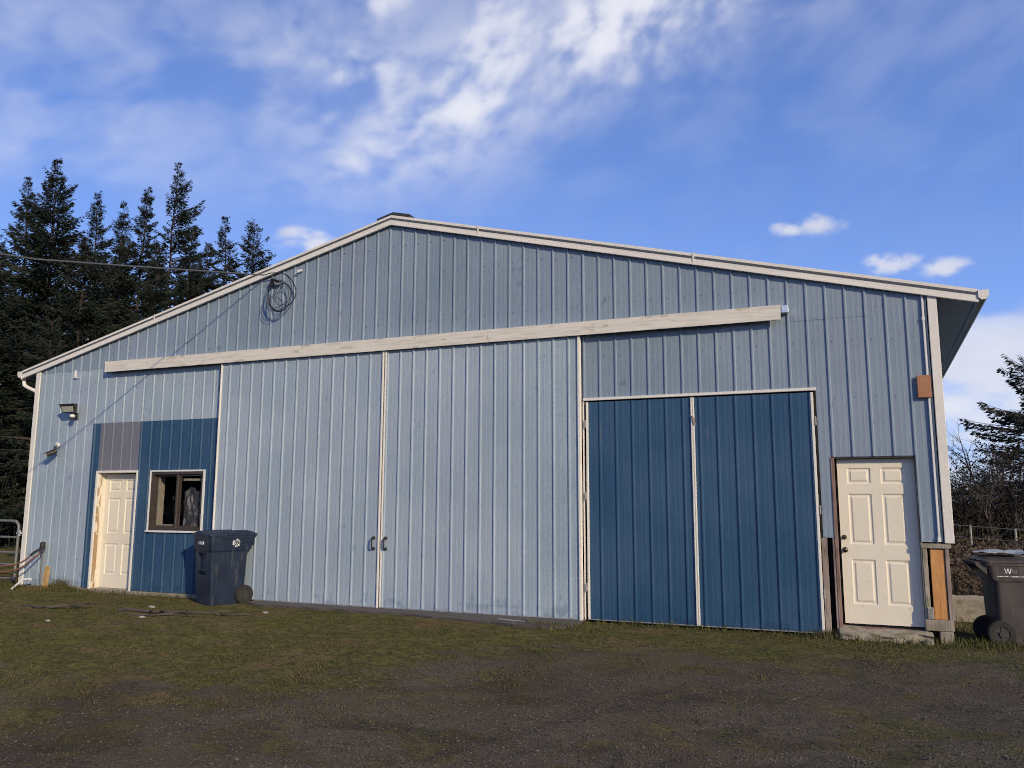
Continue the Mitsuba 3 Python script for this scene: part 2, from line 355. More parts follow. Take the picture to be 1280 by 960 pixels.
def extrude_x(poly_yz, x0, x1):
    from shapely.geometry import Polygon
    m = trimesh.creation.extrude_polygon(Polygon(poly_yz), x1 - x0, engine='earcut')
    M = np.array([[0, 0, 1, x0], [1, 0, 0, 0], [0, 1, 0, 0], [0, 0, 0, 1.0]])
    m.apply_transform(M)
    return m


R = 0.2286
RX, RZ, SL = 4.27, 6.11, 0.2494          # ridge x, roof top at ridge, slope


def roof_z(x):
    return RZ - SL * abs(x - RX)


def sheet(xa, xb, zb, zt, y=0.0, phase=-1.708, pitch=R, h=0.0185, seed=0, dent=0.0028, step=0.33):
    """a ribbed metal sheet: trapezoid main ribs each PITCH, two low ribs between, slightly dented"""
    prof = [(xa, None), (xb, None)]
    k0, k1 = math.floor((xa - phase) / pitch) - 1, math.ceil((xb - phase) / pitch) + 1
    pts = []
    for k in range(k0, k1 + 1):
        c = phase + k * pitch
        pts += [(c - 0.018, 0), (c - 0.0085, h), (c + 0.0085, h), (c + 0.018, 0)]
        for f in (0.3667, 0.6333):
            d = c + f * pitch
            pts += [(d - 0.011, 0), (d - 0.004, h * 0.12), (d + 0.004, h * 0.12), (d + 0.011, 0)]
    pts = np.array(pts)
    xs = np.unique(np.round(np.concatenate([[xa, xb], pts[:, 0], [RX]]), 5))
    xs = xs[(xs >= xa - 1e-9) & (xs <= xb + 1e-9)]
    o = np.interp(xs, pts[:, 0], pts[:, 1])
    zb = np.array([zb(x) if callable(zb) else zb for x in xs])
    zt = np.array([zt(x) if callable(zt) else zt for x in xs])
    n = max(2, int((zt - zb).max() / step) + 1)
    t = np.linspace(0, 1, n + 1)
    Z = zb[None] + (zt - zb)[None] * t[:, None]
    X = np.broadcast_to(xs, Z.shape)
    D = (meshkit.fbm(np.stack([X * 2.3, Z * 1.5, np.full_like(X, seed * 3.7)], -1), 3, 3) - 0.5) * 2 * dent
    Y = y - o[None] + D
    V = np.stack([X, Y, Z], -1).reshape(-1, 3)
    m = len(xs)
    i, j = np.meshgrid(np.arange(n), np.arange(m - 1), indexing='ij')
    a = (i * m + j).ravel()
    F = np.concatenate([np.stack([a, a + 1, a + m + 1], 1), np.stack([a, a + m + 1, a + m], 1)])
    return trimesh.Trimesh(V, F, process=False)


rng = np.random.default_rng(7)

# ------------------------------------------------------------------ ground
GX = np.concatenate([[-900, -500, -260, -140, -80, -50, -35, -25, -18, -13], np.arange(-9, 16.01, 0.085), [17, 19, 22, 27, 35, 50, 80, 140, 260, 500, 900]])
GY = np.concatenate([[-900, -500, -250, -120, -60, -35, -22, -15, -11], np.arange(-8.6, 4.01, 0.085), [5, 7, 9, 12, 16, 21, 28, 38, 52, 75, 110, 170, 280, 500, 900]])


def ground_z(x, y):
    x, y = np.asarray(x, float), np.asarray(y, float)
    near = np.clip((-y - 0.25) / 1.4, 0, 1)
    P = lambda s, k: np.stack([x * s, y * s, np.full_like(x, k)], -1)
    rough = (meshkit.fbm(P(0.9, 1.0), 3, 2) - 0.5) * 0.10 + (meshkit.fbm(P(4.5, 2.0), 3, 4) - 0.5) * 0.045 + (meshkit.fbm(P(14, 5.0), 3, 6) - 0.5) * 0.022
    return -0.012 + near * rough - 0.02 * np.clip(-y - 3, 0, 4) * near + 0.008 * (1 - near) * (meshkit.noise(P(9, 3.0), 8) - 0.5)


gx, gy = np.meshgrid(GX, GY)
gz = ground_z(gx, gy)
gi, gj = np.meshgrid(np.arange(len(GY) - 1), np.arange(len(GX) - 1), indexing='ij')
ga = (gi * len(GX) + gj).ravel()
gF = np.concatenate([np.stack([ga, ga + 1, ga + len(GX) + 1], 1), np.stack([ga, ga + len(GX) + 1, ga + len(GX)], 1)])
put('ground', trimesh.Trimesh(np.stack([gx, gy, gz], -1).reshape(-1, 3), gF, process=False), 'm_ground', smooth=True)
tag('ground', kind='structure', label='bare gravel and moss yard in front of the barn')

# dark concrete apron along the sliding doors: ragged sheet with a little thickness
from shapely.geometry import Polygon
ax = np.linspace(1.95, 7.42, 60)
near_y = np.interp(ax, [1.95, 2.4, 4.8, 6.6, 7.2, 7.42], [-0.30, -0.42, -0.45, -0.72, -0.78, -0.62]) + (meshkit.fbm(np.stack([ax * 3, ax * 0, ax * 0], -1), 3, 9) - 0.5) * 0.12
ap = Polygon(list(zip(ax, near_y)) + [(7.42, 0.02), (1.95, 0.02)])
apm = trimesh.creation.extrude_polygon(ap, 0.05, engine='earcut')
apm.apply_translation((0, 0, -0.032))
put('pavement', apm, 'm_apron')
tag('pavement', kind='structure', label='dark strip of worn paving under the sliding doors')

# ------------------------------------------------------------------ the barn
B = 'barn'
tag(B, 'long pale blue metal barn with low gable roof, sliding doors and dark blue double doors', 'barn')
XL, XR = -3.45, 11.775
LAP = 3.925
edges = [-1.708 + 4 * R * k + 0.034 for k in range(-4, 20)]
seedc = [0]


def columns(xa, xb):
    cs = [xa] + [e for e in edges if xa + 0.06 < e < xb - 0.06] + [xb]
    return list(zip(cs[:-1], cs[1:]))


def clad(xa, xb, zb, zt, m='m_siding', y=0.0, name='siding_panel', parent=B, phase=-1.708, pitch=R, h=0.0185, cols=None):
    keys = []
    for a, b in (cols or columns(xa, xb)):
        seedc[0] += 1
        yy = y + (rng.random() - 0.5) * 0.004
        mm = m + ('', '_b', '_c')[int(rng.integers(0, 3))] if m in ('m_siding', 'm_siding_door') else m
        keys.append(put(name, sheet(a, b, zb, zt, yy, phase, pitch, h, seedc[0]), mm, parent, smooth=25))
    return keys


wall_top = lambda x: roof_z(x) - 0.10
clad(XL, -1.60, 3.985, wall_top)
clad(-1.60, 0.93, 3.90, wall_top)
clad(XL, -1.95, 0.045, 4.0, 'm_siding_door', y=0.002, h=0.009)
clad(-1.95, -1.60, 2.985, 4.0, 'm_siding_door', y=0.002, h=0.011)
clad(-1.60, 0.93, 2.985, 3.95, 'm_siding_door', y=0.002, h=0.014)
clad(0.93, 7.40, 3.84, wall_top)
clad(7.40, 10.12, 3.00, wall_top)
clad(10.12, XR, LAP - 0.03, wall_top, y=-0.002)
clad(10.12, 10.47, 3.00, LAP, y=0.001)
clad(10.47, 10.61, 1.165, LAP, y=0.001)
clad(10.61, 11.545, 2.15, LAP, y=0.001)
clad(11.545, XR, 1.135, LAP, y=0.001)
# dark blue sheets and grey patch at the left end
DP = -0.769
for a, b, z0, z1 in ((-1.965, -1.76, 0.05, 2.985), (-0.80, -0.47, 0.05, 2.985), (-0.47, 0.25, 2.115, 2.985), (0.25, 0.725, 2.115, 2.985), (0.725, 1.0, 0.05, 2.985), (-0.47, 0.25, 0.05, 1.075), (0.25, 0.725, 0.05, 1.075)):
    for k in clad(a, b, z0, z1, 'm_siding_blue', y=-0.003, phase=DP, cols=[(a, b)]):
        tag(k, 'dark blue ribbed siding sheet')
k = clad(-1.76, -0.80, 2.115, 2.985, 'm_grey_panel', y=-0.005, phase=DP, h=0.010, cols=[(-1.76, -0.80)])[0]
tag(k, 'grey panel over the left entry door')

# screws: rows of small heads at the girts, one part
sc = []
for z in (0.55, 1.35, 2.15, 2.88, 3.6, 4.35, 5.1, 5.6):
    for i in range(-8, 60):
        x = -1.708 + i * R + 0.055
        if XL < x < XR and z < wall_top(x) - 0.1:
            on = (x < -1.95) or (x > 10.65 and z > 2.3) or z > 4.0 or (x > 7.45 and z > 3.05) or (x < 0.9 and z > 3)
            if on:
                s = trimesh.creation.cylinder(0.0055, 0.008, sections=6)
                s.apply_transform(trimesh.transformations.rotation_matrix(math.pi / 2, [1, 0, 0]))
                s.apply_translation((x, -0.004, z + rng.normal(0, 0.008)))
                sc.append(s)
put('screw', cat(*sc), 'm_black', B)
tag(B + '__screw', kind='stuff')

# foundation lip at the left end
put('foundation', box(XL, 1.02, -0.045, 0.12, -0.2, 0.043, 0.012), 'm_concrete', B)

# side and back walls, lining that keeps the inside dark
DEPTH = 18.0
for x, s in ((XL + 0.0, -1), (11.80, 1)):
    nb = 18
    for i in range(nb):
        a, b = DEPTH * i / nb, DEPTH * (i + 1) / nb
        m = sheet(a + 0.02, b + 0.02, 0.05 if s < 0 else 1.14 if i == 0 else 0.05, roof_z(x) - 0.05, 0, 0.1, R, seed=90 + i)
        v = m.vertices.copy()
        m.vertices = np.stack([x + s * -v[:, 1] if s > 0 else x + v[:, 1], v[:, 0], v[:, 2]], 1)
        put('side_panel', m, 'm_siding', B, smooth=25)
for a, b in columns(XL, XR):
    m = sheet(a, b, 0.05, wall_top, 0, seed=int(a * 10) + 60, step=1.0)
    m.vertices[:, 1] = DEPTH - m.vertices[:, 1]
    put('back_panel', m, 'm_siding', B, smooth=25)
# dark framing behind the doors: wall of the workshop, posts
put('lining', cat(box(1.0, 7.42, 0.03, 0.07, 0.0, 3.95), box(7.36, 10.5, 0.10, 0.14, 0.0, 3.1), box(10.3, 11.6, 0.16, 0.2, 0.0, 2.6), box(-1.9, -0.75, 0.21, 0.25, 0, 2.3)), 'm_lining', B)

# roof: two slabs of standing sheets with a slightly flared right eave
def roof_slab(x0, x1, flare, name):
    n = max(1, int(abs(x1 - x0) / 8.0 + 0.5))
    nb = 6
    for i in range(nb):
        ya, yb = -0.07 + (DEPTH + 0.2) * i / nb, -0.07 + (DEPTH + 0.2) * (i + 1) / nb - 0.004
        q = []
        for y in (ya, yb):
            for x in (x0, x1 + flare * (y + 0.07)):
                q += [(x, y, roof_z(x) - 0.04), (x, y, roof_z(x) - 0.07)]
        put(name, hull(q), 'm_roof', B)
    # ribs over the sheets
    ribs = []
    for i in range(int(DEPTH / 0.6)):
        y = 0.3 + i * 0.6
        ribs.append(tube([(x0, y, roof_z(x0) - 0.036), (x1 + flare * y, y, roof_z(x1 + flare * y) - 0.036)], 0.016, 5))
    put('roof_rib', cat(*ribs), 'm_roof', B)
    tag(numbered_last('roof_rib'), kind='stuff')


def numbered_last(n):
    ks = [k for k in scene if k.startswith(B + '__' + n)]
    return ks[-1]


roof_slab(RX, -3.87, 0.0, 'roof_panel')
roof_slab(RX, 12.31, 0.034, 'roof_panel')
# boarded soffit under the right eave and gutter both sides
for x0, x1, fl in ((11.80, 12.30, 0.034), (-3.86, -3.47, 0.0)):
    for i in range(6):
        ya, yb = 0.0 + DEPTH * i / 6, DEPTH * (i + 1) / 6 - 0.006
        q = []
        for y in (ya, yb):
            for x, f in ((x0, 0), (x1, fl)):
                xx = x + f * y
                q += [(xx, y, roof_z(xx) - 0.075), (xx, y, roof_z(xx) - 0.095)]
        put('soffit_board', hull(q), 'm_soffit', B)


def gutter(x0, s, fl, zt):
    P = np.array([(0, 0.0), (0, -0.085), (0.03, -0.115), (0.075, -0.115), (0.105, -0.08), (0.118, 0.0), (0.113, 0.0), (0.10, -0.077), (0.073, -0.110), (0.032, -0.110), (0.005, -0.083), (0.005, 0.0)])
    V, F = [], []
    for y in (-0.075, DEPTH):
        for a, b in P:
            V.append((x0 + s * a + fl * (y + 0.07), y, zt + b))
    n = len(P)
    for k in range(n):
        F += [(k, (k + 1) % n, n + (k + 1) % n), (k, n + (k + 1) % n, n + k)]
    g = trimesh.Trimesh(V, F, process=False)
    end = hull([(x0 + s * a, y, zt + b) for a, b in P[:6] for y in (-0.081, -0.0755)])
    return g, end


for g_, e_ in (gutter(12.325, 1, 0.034, 4.085), gutter(-3.885, -1, 0.0, 4.055)):
    gk = put('gutter', g_, 'm_soffit', B)
    put('end_cap', e_, 'm_trim', gk)

# rake boards: a face board with a projecting lower lip, in pieces
def rake(xa, xb, name='rake_trim'):
    def prism(y0, y1, d0, d1):
        q = []
        for x in (xa, xb):
            for y in (y0, y1):
                q += [(x, y, roof_z(x) - d0), (x, y, roof_z(x) - d1)]
        return hull(q)
    return put(name, cat(prism(-0.062, -0.036, 0.004, 0.130), prism(-0.070, -0.030, 0.1305, 0.158), prism(-0.060, 0.05, -0.003, 0.0035)), 'm_trim', B)


for a, b in ((-3.885, -0.585), (-0.581, 1.66), (1.664, RX - 0.0005), (RX + 0.0005, 5.80), (5.805, 9.01), (9.015, 12.325)):
    rake(a, b)
for x in (-0.583, 5.8025, 9.0125):
    q = []
    for xx in (x - 0.012, x + 0.012):
        for y in (-0.074, -0.0705):
            q += [(xx, y, roof_z(xx) + 0.006), (xx, y, roof_z(xx) - 0.160)]
    put('rake_joint', hull(q), 'm_trim', B)
put('rake_end_cap', box(-3.905, -3.886, -0.078, 0.03, 3.905, 4.065, 0.004), 'm_trim', B)
# ridge cap, dark
for s in (-1, 1):
    q = []
    for y in (0.0, DEPTH):
        for x in (RX, RX + s * 0.30):
            q += [(x, y, roof_z(x) + 0.075), (x, y, roof_z(x) + 0.02)]
    put('ridge_cap', hull(q), 'm_black', B)

# corner boards
put('corner_trim', cat(box(-3.535, -3.425, -0.034, -0.008, 0.03, 4.06, 0.004), box(-3.535, -3.51, -0.006, 0.10, 0.03, 4.06)), 'm_trim', B)
put('corner_trim', cat(box(11.787, 11.888, -0.040, -0.012, 1.125, 4.10, 0.004), box(11.862, 11.888, -0.010, 0.10, 1.125, 4.10)), 'm_trim', B)
k = put('corner_strip', cat(box(11.722, 11.746, -0.033, 0.0, 1.15, 4.09, 0.003), box(11.716, 11.752, -0.037, -0.0335, 1.14, 1.19), box(11.716, 11.752, -0.037, -0.0335, 3.78, 3.82)), 'm_white', B)
tag(k, 'thin white pipe beside the right corner board')
# left downspout from the gutter to the corner and down the side wall
put('downspout', tube(bez([(-3.945, 0.03, 3.945), (-3.945, 0.03, 3.87), (-3.925, 0.035, 3.80), (-3.82, 0.05, 3.745), (-3.66, 0.07, 3.68), (-3.60, 0.08, 3.62), (-3.59, 0.08, 3.5), (-3.59, 0.08, 2.0), (-3.59, 0.08, 0.15)], 5), 0.036, 10), 'm_trim', B, smooth=40)

# ---- track cover over the sliding doors: inverted channel boards
prof = [(-0.135, 3.905), (-0.117, 3.905), (-0.117, 4.075), (-0.022, 4.083), (-0.022, 4.102), (-0.135, 4.096)]
for a, b in ((-1.615, 2.35), (2.353, 6.0), (6.003, 10.10)):
    m = extrude_x(prof, a, b)
    put('track_cover', m, 'm_cover', B)
put('track_cap', box(-1.634, -1.616, -0.139, -0.02, 3.90, 4.104, 0.003), 'm_cover', B)
put('track_rail', cat(box(-1.60, 10.20, -0.095, -0.045, 4.0, 4.055, 0.006), box(10.115, 10.195, -0.11, -0.03, 3.995, 4.098, 0.006)), 'm_galv', B)

# ---- sliding doors
def sliding_door(x0, x1, phase, pitch, left_trim, right_trim, hx):
    d = numbered(B + '__sliding_door')
    y = -0.070
    frame = put('frame', cat(box(x0 + 0.01, x1 - 0.01, -0.062, -0.030, 0.05, 3.96)), 'm_lining', d)
    n = 4
    cs = []
    for i in range(1, n):
        k = round((x0 + (x1 - x0) * i / n - phase) / pitch)
        cs.append(phase + k * pitch + 0.034)
    xs = [x0] + cs + [x1]
    for a, b in zip(xs[:-1], xs[1:]):
        seedc[0] += 1
        put('siding_panel', sheet(a, b, 0.035, 3.95, y + (rng.random() - 0.5) * 0.002, phase, pitch, 0.0185, seedc[0], 0.003), 'm_siding_door' + ('', '_b', '_c')[int(rng.integers(0, 3))], d, smooth=25)
    put('edge_trim', box(x0 - 0.006, x0 + left_trim, -0.100, -0.028, 0.03, 3.93, 0.003), 'm_trim', d)
    put('edge_trim', box(x1 - right_trim, x1 + 0.006, -0.100, -0.028, 0.0, 3.93, 0.003), 'm_trim', d)
    put('bottom_rail', box(x0, x1, -0.068, -0.030, 0.02, 0.048), 'm_galv', d)
    # pull handle
    c = []
    for zz in (0.885, 1.045):
        c.append(box(hx - 0.022, hx + 0.022, -0.100, -0.070, zz - 0.02, zz + 0.02, 0.004))
    c.append(tube(bez([(hx, -0.10, 0.885), (hx, -0.135, 0.90), (hx, -0.142, 0.965), (hx, -0.135, 1.03), (hx, -0.10, 1.045)], 6), 0.012, 8))
    put('handle', cat(*c), 'm_black', d, smooth=40)
    return d


s1 = sliding_door(1.035, 4.222, 1.21, 0.2302, 0.012, 0.020, 4.125)
s2 = sliding_door(4.258, 7.395, 4.514, 0.2264, 0.016, 0.03, 4.335)
tag(s1, 'left sliding door leaf')
tag(s2, 'right sliding door leaf')
for k in [k for k in list(scene) if k.endswith('sliding_door_001__edge_trim')]:
    pass

# ---- dark blue double doors with white trims
put('door_header', cat(box(7.425, 10.475, -0.040, 0.02, 2.985, 3.022, 0.003)), 'm_trim', B)
def blue_leaf(x0, x1, phase, trims):
    d = numbered(B + '__double_door')
    xs = [x0, phase + round(((x0 + x1) / 2 - phase) / R) * R + 0.034, x1]
    for a, b in zip(xs[:-1], xs[1:]):
        seedc[0] += 1
        put('siding_panel', sheet(a, b, 0.035, 2.965, -0.012, phase, R, 0.019, seedc[0], 0.0025), 'm_siding_blue_door', d, smooth=25)
    put('frame', box(x0 + 0.005, x1 - 0.005, 0.0, 0.04, 0.04, 2.96), 'm_lining', d)
    for a, b in trims:
        put('edge_trim', box(a, b, -0.038, 0.0, 0.03, 2.965, 0.003), 'm_trim', d)
    put('bottom_rail', box(x0, x1, -0.010, 0.03, 0.022, 0.036), 'm_galv', d)
    return d
l1 = blue_leaf(7.492, 8.905, 7.663, ((7.465, 7.493),))
l2 = blue_leaf(8.95, 10.405, 9.024, ((8.908, 8.928), (8.932, 8.952), (10.404, 10.436)))
tag(l1, 'left dark blue door leaf')
tag(l2, 'right dark blue door leaf')
for d, x, zs in ((l1, 7.452, (0.45, 1.67, 2.66)), (l2, 10.452, (0.5, 1.5, 2.6))):
    for z in zs:
        put('hinge', cat(box(x - 0.010, x + 0.010, -0.042, -0.036, z - 0.05, z + 0.05, 0.002), tube([(x, -0.042, z - 0.055), (x, -0.042, z + 0.055)], 0.007, 8)), 'm_galv_dull', d)
put('latch', tube(bez([(8.925, -0.045, 2.72), (8.95, -0.06, 2.68), (8.965, -0.052, 2.60)], 5), 0.008, 6), 'm_rust', l2)
put('jamb_trim', box(7.412, 7.432, -0.020, 0.02, 0.02, 2.985, 0.002), 'm_trim', B)

# ---- six panel entry doors
def panel_door(x0, x1, z0, z1, y):
    """door face towards -y as a height field with six raised panels in grooves"""
    w, h = x1 - x0, z1 - z0
    sx = [(x0 + 0.125 * w, x0 + 0.435 * w), (x0 + 0.565 * w, x0 + 0.875 * w)]
    sz = [(z0 + 0.115 * h, z0 + 0.385 * h), (z0 + 0.475 * h, z0 + 0.785 * h), (z0 + 0.845 * h, z0 + 0.945 * h)]
    off = (0.0, 0.014, 0.030, 0.048)
    dep = (0.0, 0.013, 0.013, 0.003)
    def lines(lo, hi, segs):
        L = [lo, hi]
        for a, b in segs:
            L += [a + o for o in off] + [b - o for o in off]
        return np.unique(np.round(L, 5))
    xs, zs = lines(x0, x1, sx), lines(z0, z1, sz)
    X, Z = np.meshgrid(xs, zs)
    D = np.zeros_like(X)
    for a, b in sx:
        for c, e in sz:
            d = np.minimum(np.minimum(X - a, b - X), np.minimum(Z - c, e - Z))
            D = np.where(d >= -1e-6, np.interp(d, off, dep), D)
    V = np.stack([X, y + D, Z], -1).reshape(-1, 3)
    m = len(xs)
    i, j = np.meshgrid(np.arange(len(zs) - 1), np.arange(m - 1), indexing='ij')
    a = (i * m + j).ravel()
    F = np.concatenate([np.stack([a, a + 1, a + m + 1], 1), np.stack([a, a + m + 1, a + m], 1)])
    return cat(trimesh.Trimesh(V, F, process=False), box(x0, x1, y + 0.0145, y + 0.045, z0, z1))


def knob(x, y, z, r=0.030):
    prof = np.array([(0.0, -0.062), (0.6 * r, -0.061), (r * 0.95, -0.052), (r, -0.042), (r * 0.8, -0.030), (r * 0.42, -0.022), (r * 0.42, -0.008), (r * 1.1, -0.007), (r * 1.1, 0.0)])
    m = trimesh.creation.revolve(np.stack([prof[:, 0], -prof[:, 1]], 1), sections=20)
    m.apply_transform(trimesh.transformations.rotation_matrix(math.pi / 2, [1, 0, 0]))
    m.apply_translation((x, y, z))
    return m


ed = B + '__entry_door'
put('slab', panel_door(-1.705, -0.80, 0.055, 2.062, 0.135), 'm_door', ed)
put('jamb', box(-1.722, -1.703, -0.008, 0.20, 0.03, 2.075), 'm_peel', ed)
put('jamb', box(-0.798, -0.78, -0.008, 0.20, 0.03, 2.075), 'm_peel', ed)
put('jamb', box(-1.722, -0.78, -0.008, 0.20, 2.076, 2.10), 'm_peel', ed)
put('casing', box(-1.768, -1.722, -0.036, -0.006, 0.02, 2.115, 0.003), 'm_trim', ed)
put('casing', box(-0.802, -0.766, -0.036, -0.009, 0.02, 2.115, 0.003), 'm_trim', ed)
put('casing', box(-1.768, -0.766, -0.0365, -0.009, 2.0785, 2.118, 0.003), 'm_trim', ed)
put('sill', box(-1.72, -0.78, -0.03, 0.20, 0.0, 0.05, 0.004), 'm_concrete', ed)
put('knob', knob(-0.862, 0.135, 0.93), 'm_knob', ed, smooth=40)
tag(ed, 'cream six panel entry door at the left end of the barn')

ed2 = numbered(ed)
put('slab', panel_door(10.668, 11.532, 0.150, 2.122, 0.092), 'm_door', ed2)
put('jamb', box(10.598, 10.640, -0.012, 0.10, 0.06, 2.14, 0.004), 'm_wood_red', ed2)
put('jamb', box(11.537, 11.556, 0.002, 0.14, 0.06, 2.14), 'm_wood_grey', ed2)
put('jamb', box(10.64, 11.537, 0.004, 0.14, 2.126, 2.15), 'm_black', ed2)  # head piece coloured black to stand in for the lintel shadow
put('sill', box(10.64, 11.54, 0.02, 0.16, 0.09, 0.112), 'm_wood_red', ed2)
put('knob', knob(10.712, 0.092, 1.02), 'm_knob', ed2, smooth=40)
put('deadbolt', knob(10.710, 0.092, 1.172, 0.026), 'm_knob', ed2, smooth=40)
tag(ed2, 'cream six panel entry door at the right end of the barn')

# ---- window
w = B + '__window'
put('casing', cat(box(-0.478, -0.452, -0.034, 0.0, 1.083, 2.086)), 'm_white', w)
put('casing', cat(box(0.712, 0.738, -0.034, 0.0, 1.083, 2.086)), 'm_white', w)
put('casing', cat(box(-0.478, 0.738, -0.034, 0.0, 2.0865, 2.113)), 'm_white', w)
put('sill', cat(box(-0.50, 0.755, -0.044, 0.0, 1.052, 1.0825)), 'm_white', w)
put('frame', cat(box(-0.452, -0.405, -0.02, 0.10, 1.083, 2.086), box(0.668, 0.712, -0.02, 0.10, 1.083, 2.086), box(-0.405, 0.668, -0.02, 0.10, 2.04, 2.086), box(-0.405, 0.668, -0.02, 0.10, 1.083, 1.128)), 'm_bronze', w)
put('mullion', box(0.112, 0.152, -0.012, 0.055, 1.128, 2.04, 0.003), 'm_bronze', w)
for a, b, y in ((-0.405, 0.112, 0.05), (0.152, 0.668, 0.025)):
    s = put('sash', cat(box(a, a + 0.034, y - 0.012, y + 0.02, 1.128, 2.04), box(b - 0.030, b, y - 0.012, y + 0.02, 1.128, 2.04), box(a + 0.034, b - 0.03, y - 0.012, y + 0.02, 2.008, 2.04), box(a + 0.034, b - 0.03, y - 0.012, y + 0.02, 1.128, 1.165)), 'm_bronze', w)
    pm = trimesh.Trimesh([(a + 0.03, y + 0.004, 1.16), (b - 0.028, y + 0.004, 1.16), (b - 0.028, y + 0.004, 2.01), (a + 0.03, y + 0.004, 2.01)], [[0, 1, 2], [0, 2, 3]], process=False)
    put('pane', pm, 'm_glass', w)
put('reveal', cat(box(-0.45, -0.405, 0.101, 0.25, 1.09, 2.08), box(0.668, 0.71, 0.101, 0.25, 1.09, 2.08), box(-0.405, 0.668, 0.101, 0.25, 1.09, 1.130)), 'm_sash', w)
put('stop', cat(box(-0.405, -0.345, 0.08, 0.10, 1.128, 2.04), box(-0.345, 0.10, 0.08, 0.10, 1.128, 1.185)), 'm_sash', w)
put('blind_rail', box(0.19, 0.655, 0.07, 0.095, 1.925, 1.965, 0.004), 'm_sash', w)

# torn plastic film hanging inside the right pane
fx = np.linspace(0.225, 0.545, 26)
fz = np.linspace(0, 1, 30)
FX, FZ = np.meshgrid(fx, fz)
topz = 1.83 - 1.6 * np.abs(FX - 0.39) ** 1.45 + (meshkit.noise(np.stack([FX * 34, FX * 0, FX * 0], -1), 3) - 0.5) * 0.07
FZZ = 1.14 + (topz - 1.14) * FZ
FY = 0.085 + (meshkit.fbm(np.stack([FX * 16, FZZ * 4.5, FX * 0], -1), 3, 4) - 0.5) * 0.09
nf = len(fx)
i, j = np.meshgrid(np.arange(len(fz) - 1), np.arange(nf - 1), indexing='ij')
a = (i * nf + j).ravel()
film = trimesh.Trimesh(np.stack([FX, FY, FZZ], -1).reshape(-1, 3), np.concatenate([np.stack([a, a + 1, a + nf + 1], 1), np.stack([a, a + nf + 1, a + nf], 1)]), process=False)
put('plastic_sheet', film, 'm_film', smooth=True)
tag('plastic_sheet', 'crumpled grey plastic sheet hanging behind the right window pane', 'plastic sheet')

# ---- open framing at the right corner
put('stud', box(11.548, 11.598, -0.008, 0.09, 0.13, 1.062, 0.004), 'm_wood_grey', B)
put('stud', box(11.782, 11.825, -0.008, 0.09, 0.13, 1.062, 0.004), 'm_wood_mauve', B)
k = put('board', box(11.628, 11.776, 0.010, 0.035, 0.255, 1.055, 0.003), 'm_wood_orange', B)
tag(k, 'bare orange board below the right corner')
put('header_plank', box(11.535, 11.845, -0.022, 0.09, 1.063, 1.118, 0.005), 'm_wood_grey', B)
put('sill_plank', box(11.530, 11.822, -0.022, 0.09, 0.128, 0.252, 0.006), 'm_wood_grey', B)
put('base_block', box(11.672, 11.812, -0.03, 0.12, -0.06, 0.124, 0.006), 'm_wood_grey', B)
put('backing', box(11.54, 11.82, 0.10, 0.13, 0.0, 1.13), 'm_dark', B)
put('vent_cover', cat(box(11.560, 11.622, -0.030, -0.009, 0.262, 0.392, 0.004), *[box(11.566 + 0.011 * i, 11.571 + 0.011 * i, -0.034, -0.0305, 0.275, 0.38) for i in range(5)]), 'm_galv_dull', B)
# posts left of the right door
put('post', box(10.445, 10.512, -0.012, 0.07, -0.05, 1.16, 0.005), 'm_wood_mauve', B)
put('post', box(10.572, 10.597, -0.006, 0.10, -0.05, 1.16, 0.004), 'm_wood_mauve', B)
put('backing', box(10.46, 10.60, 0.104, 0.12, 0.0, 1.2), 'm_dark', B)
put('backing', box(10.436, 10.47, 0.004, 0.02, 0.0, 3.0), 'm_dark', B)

# broken concrete threshold under the right door
def rock(c, s, seed, sub=2, amp=0.35):
    m = trimesh.creation.icosphere(subdivisions=sub)
    v = m.vertices
    k = np.abs(v) ** 0.6 * np.sign(v)
    d = 1 + (meshkit.fbm(v * 1.7 + seed * 5.1, 3, seed) - 0.5) * 2 * amp
    m.vertices = k * d[:, None] * np.asarray(s) + np.asarray(c)
    return m


th = trimesh.creation.box((1.0, 0.30, 0.125))
for _ in range(4):
    th = th.subdivide()
v = th.vertices
dn = (meshkit.fbm(v * np.array([5, 6, 9]) + 3, 4, 12) - 0.5)
v = v + np.stack([0 * dn, dn * 0.13, dn * 0.07], 1)
v[:, 2] -= np.clip(-v[:, 1] - 0.02, 0, 1) * 0.28 * (0.4 + meshkit.noise(v * np.array([7, 0, 0]), 5))
th.vertices = v + np.array([11.10, 0.03, 0.052])
put('threshold', th, 'm_concrete', B, smooth=40)
for i in range(9):
    x = 10.62 + 0.115 * i + rng.normal(0, 0.07)
    put('threshold_chunk', rock((x, -0.14 - 0.05 * rng.random(), 0.01 + 0.015 * rng.random()), (0.02 + 0.06 * rng.random() ** 1.5, 0.02 + 0.02 * rng.random(), 0.012 + 0.022 * rng.random()), i + 3), 'm_concrete', B, smooth=35)

# ------------------------------------------------------------------ things on the wall
k = put('wall_plate', box(11.612, 11.760, -0.062, -0.022, 2.835, 3.105, 0.006), 'm_rust')
tag(k, 'rusty orange rectangular plate on the siding beside the right corner board', 'plate')

fl = 'floodlight'
def quadbox(fr, bk):
    return hull(list(fr) + list(bk))
cx = -2.395
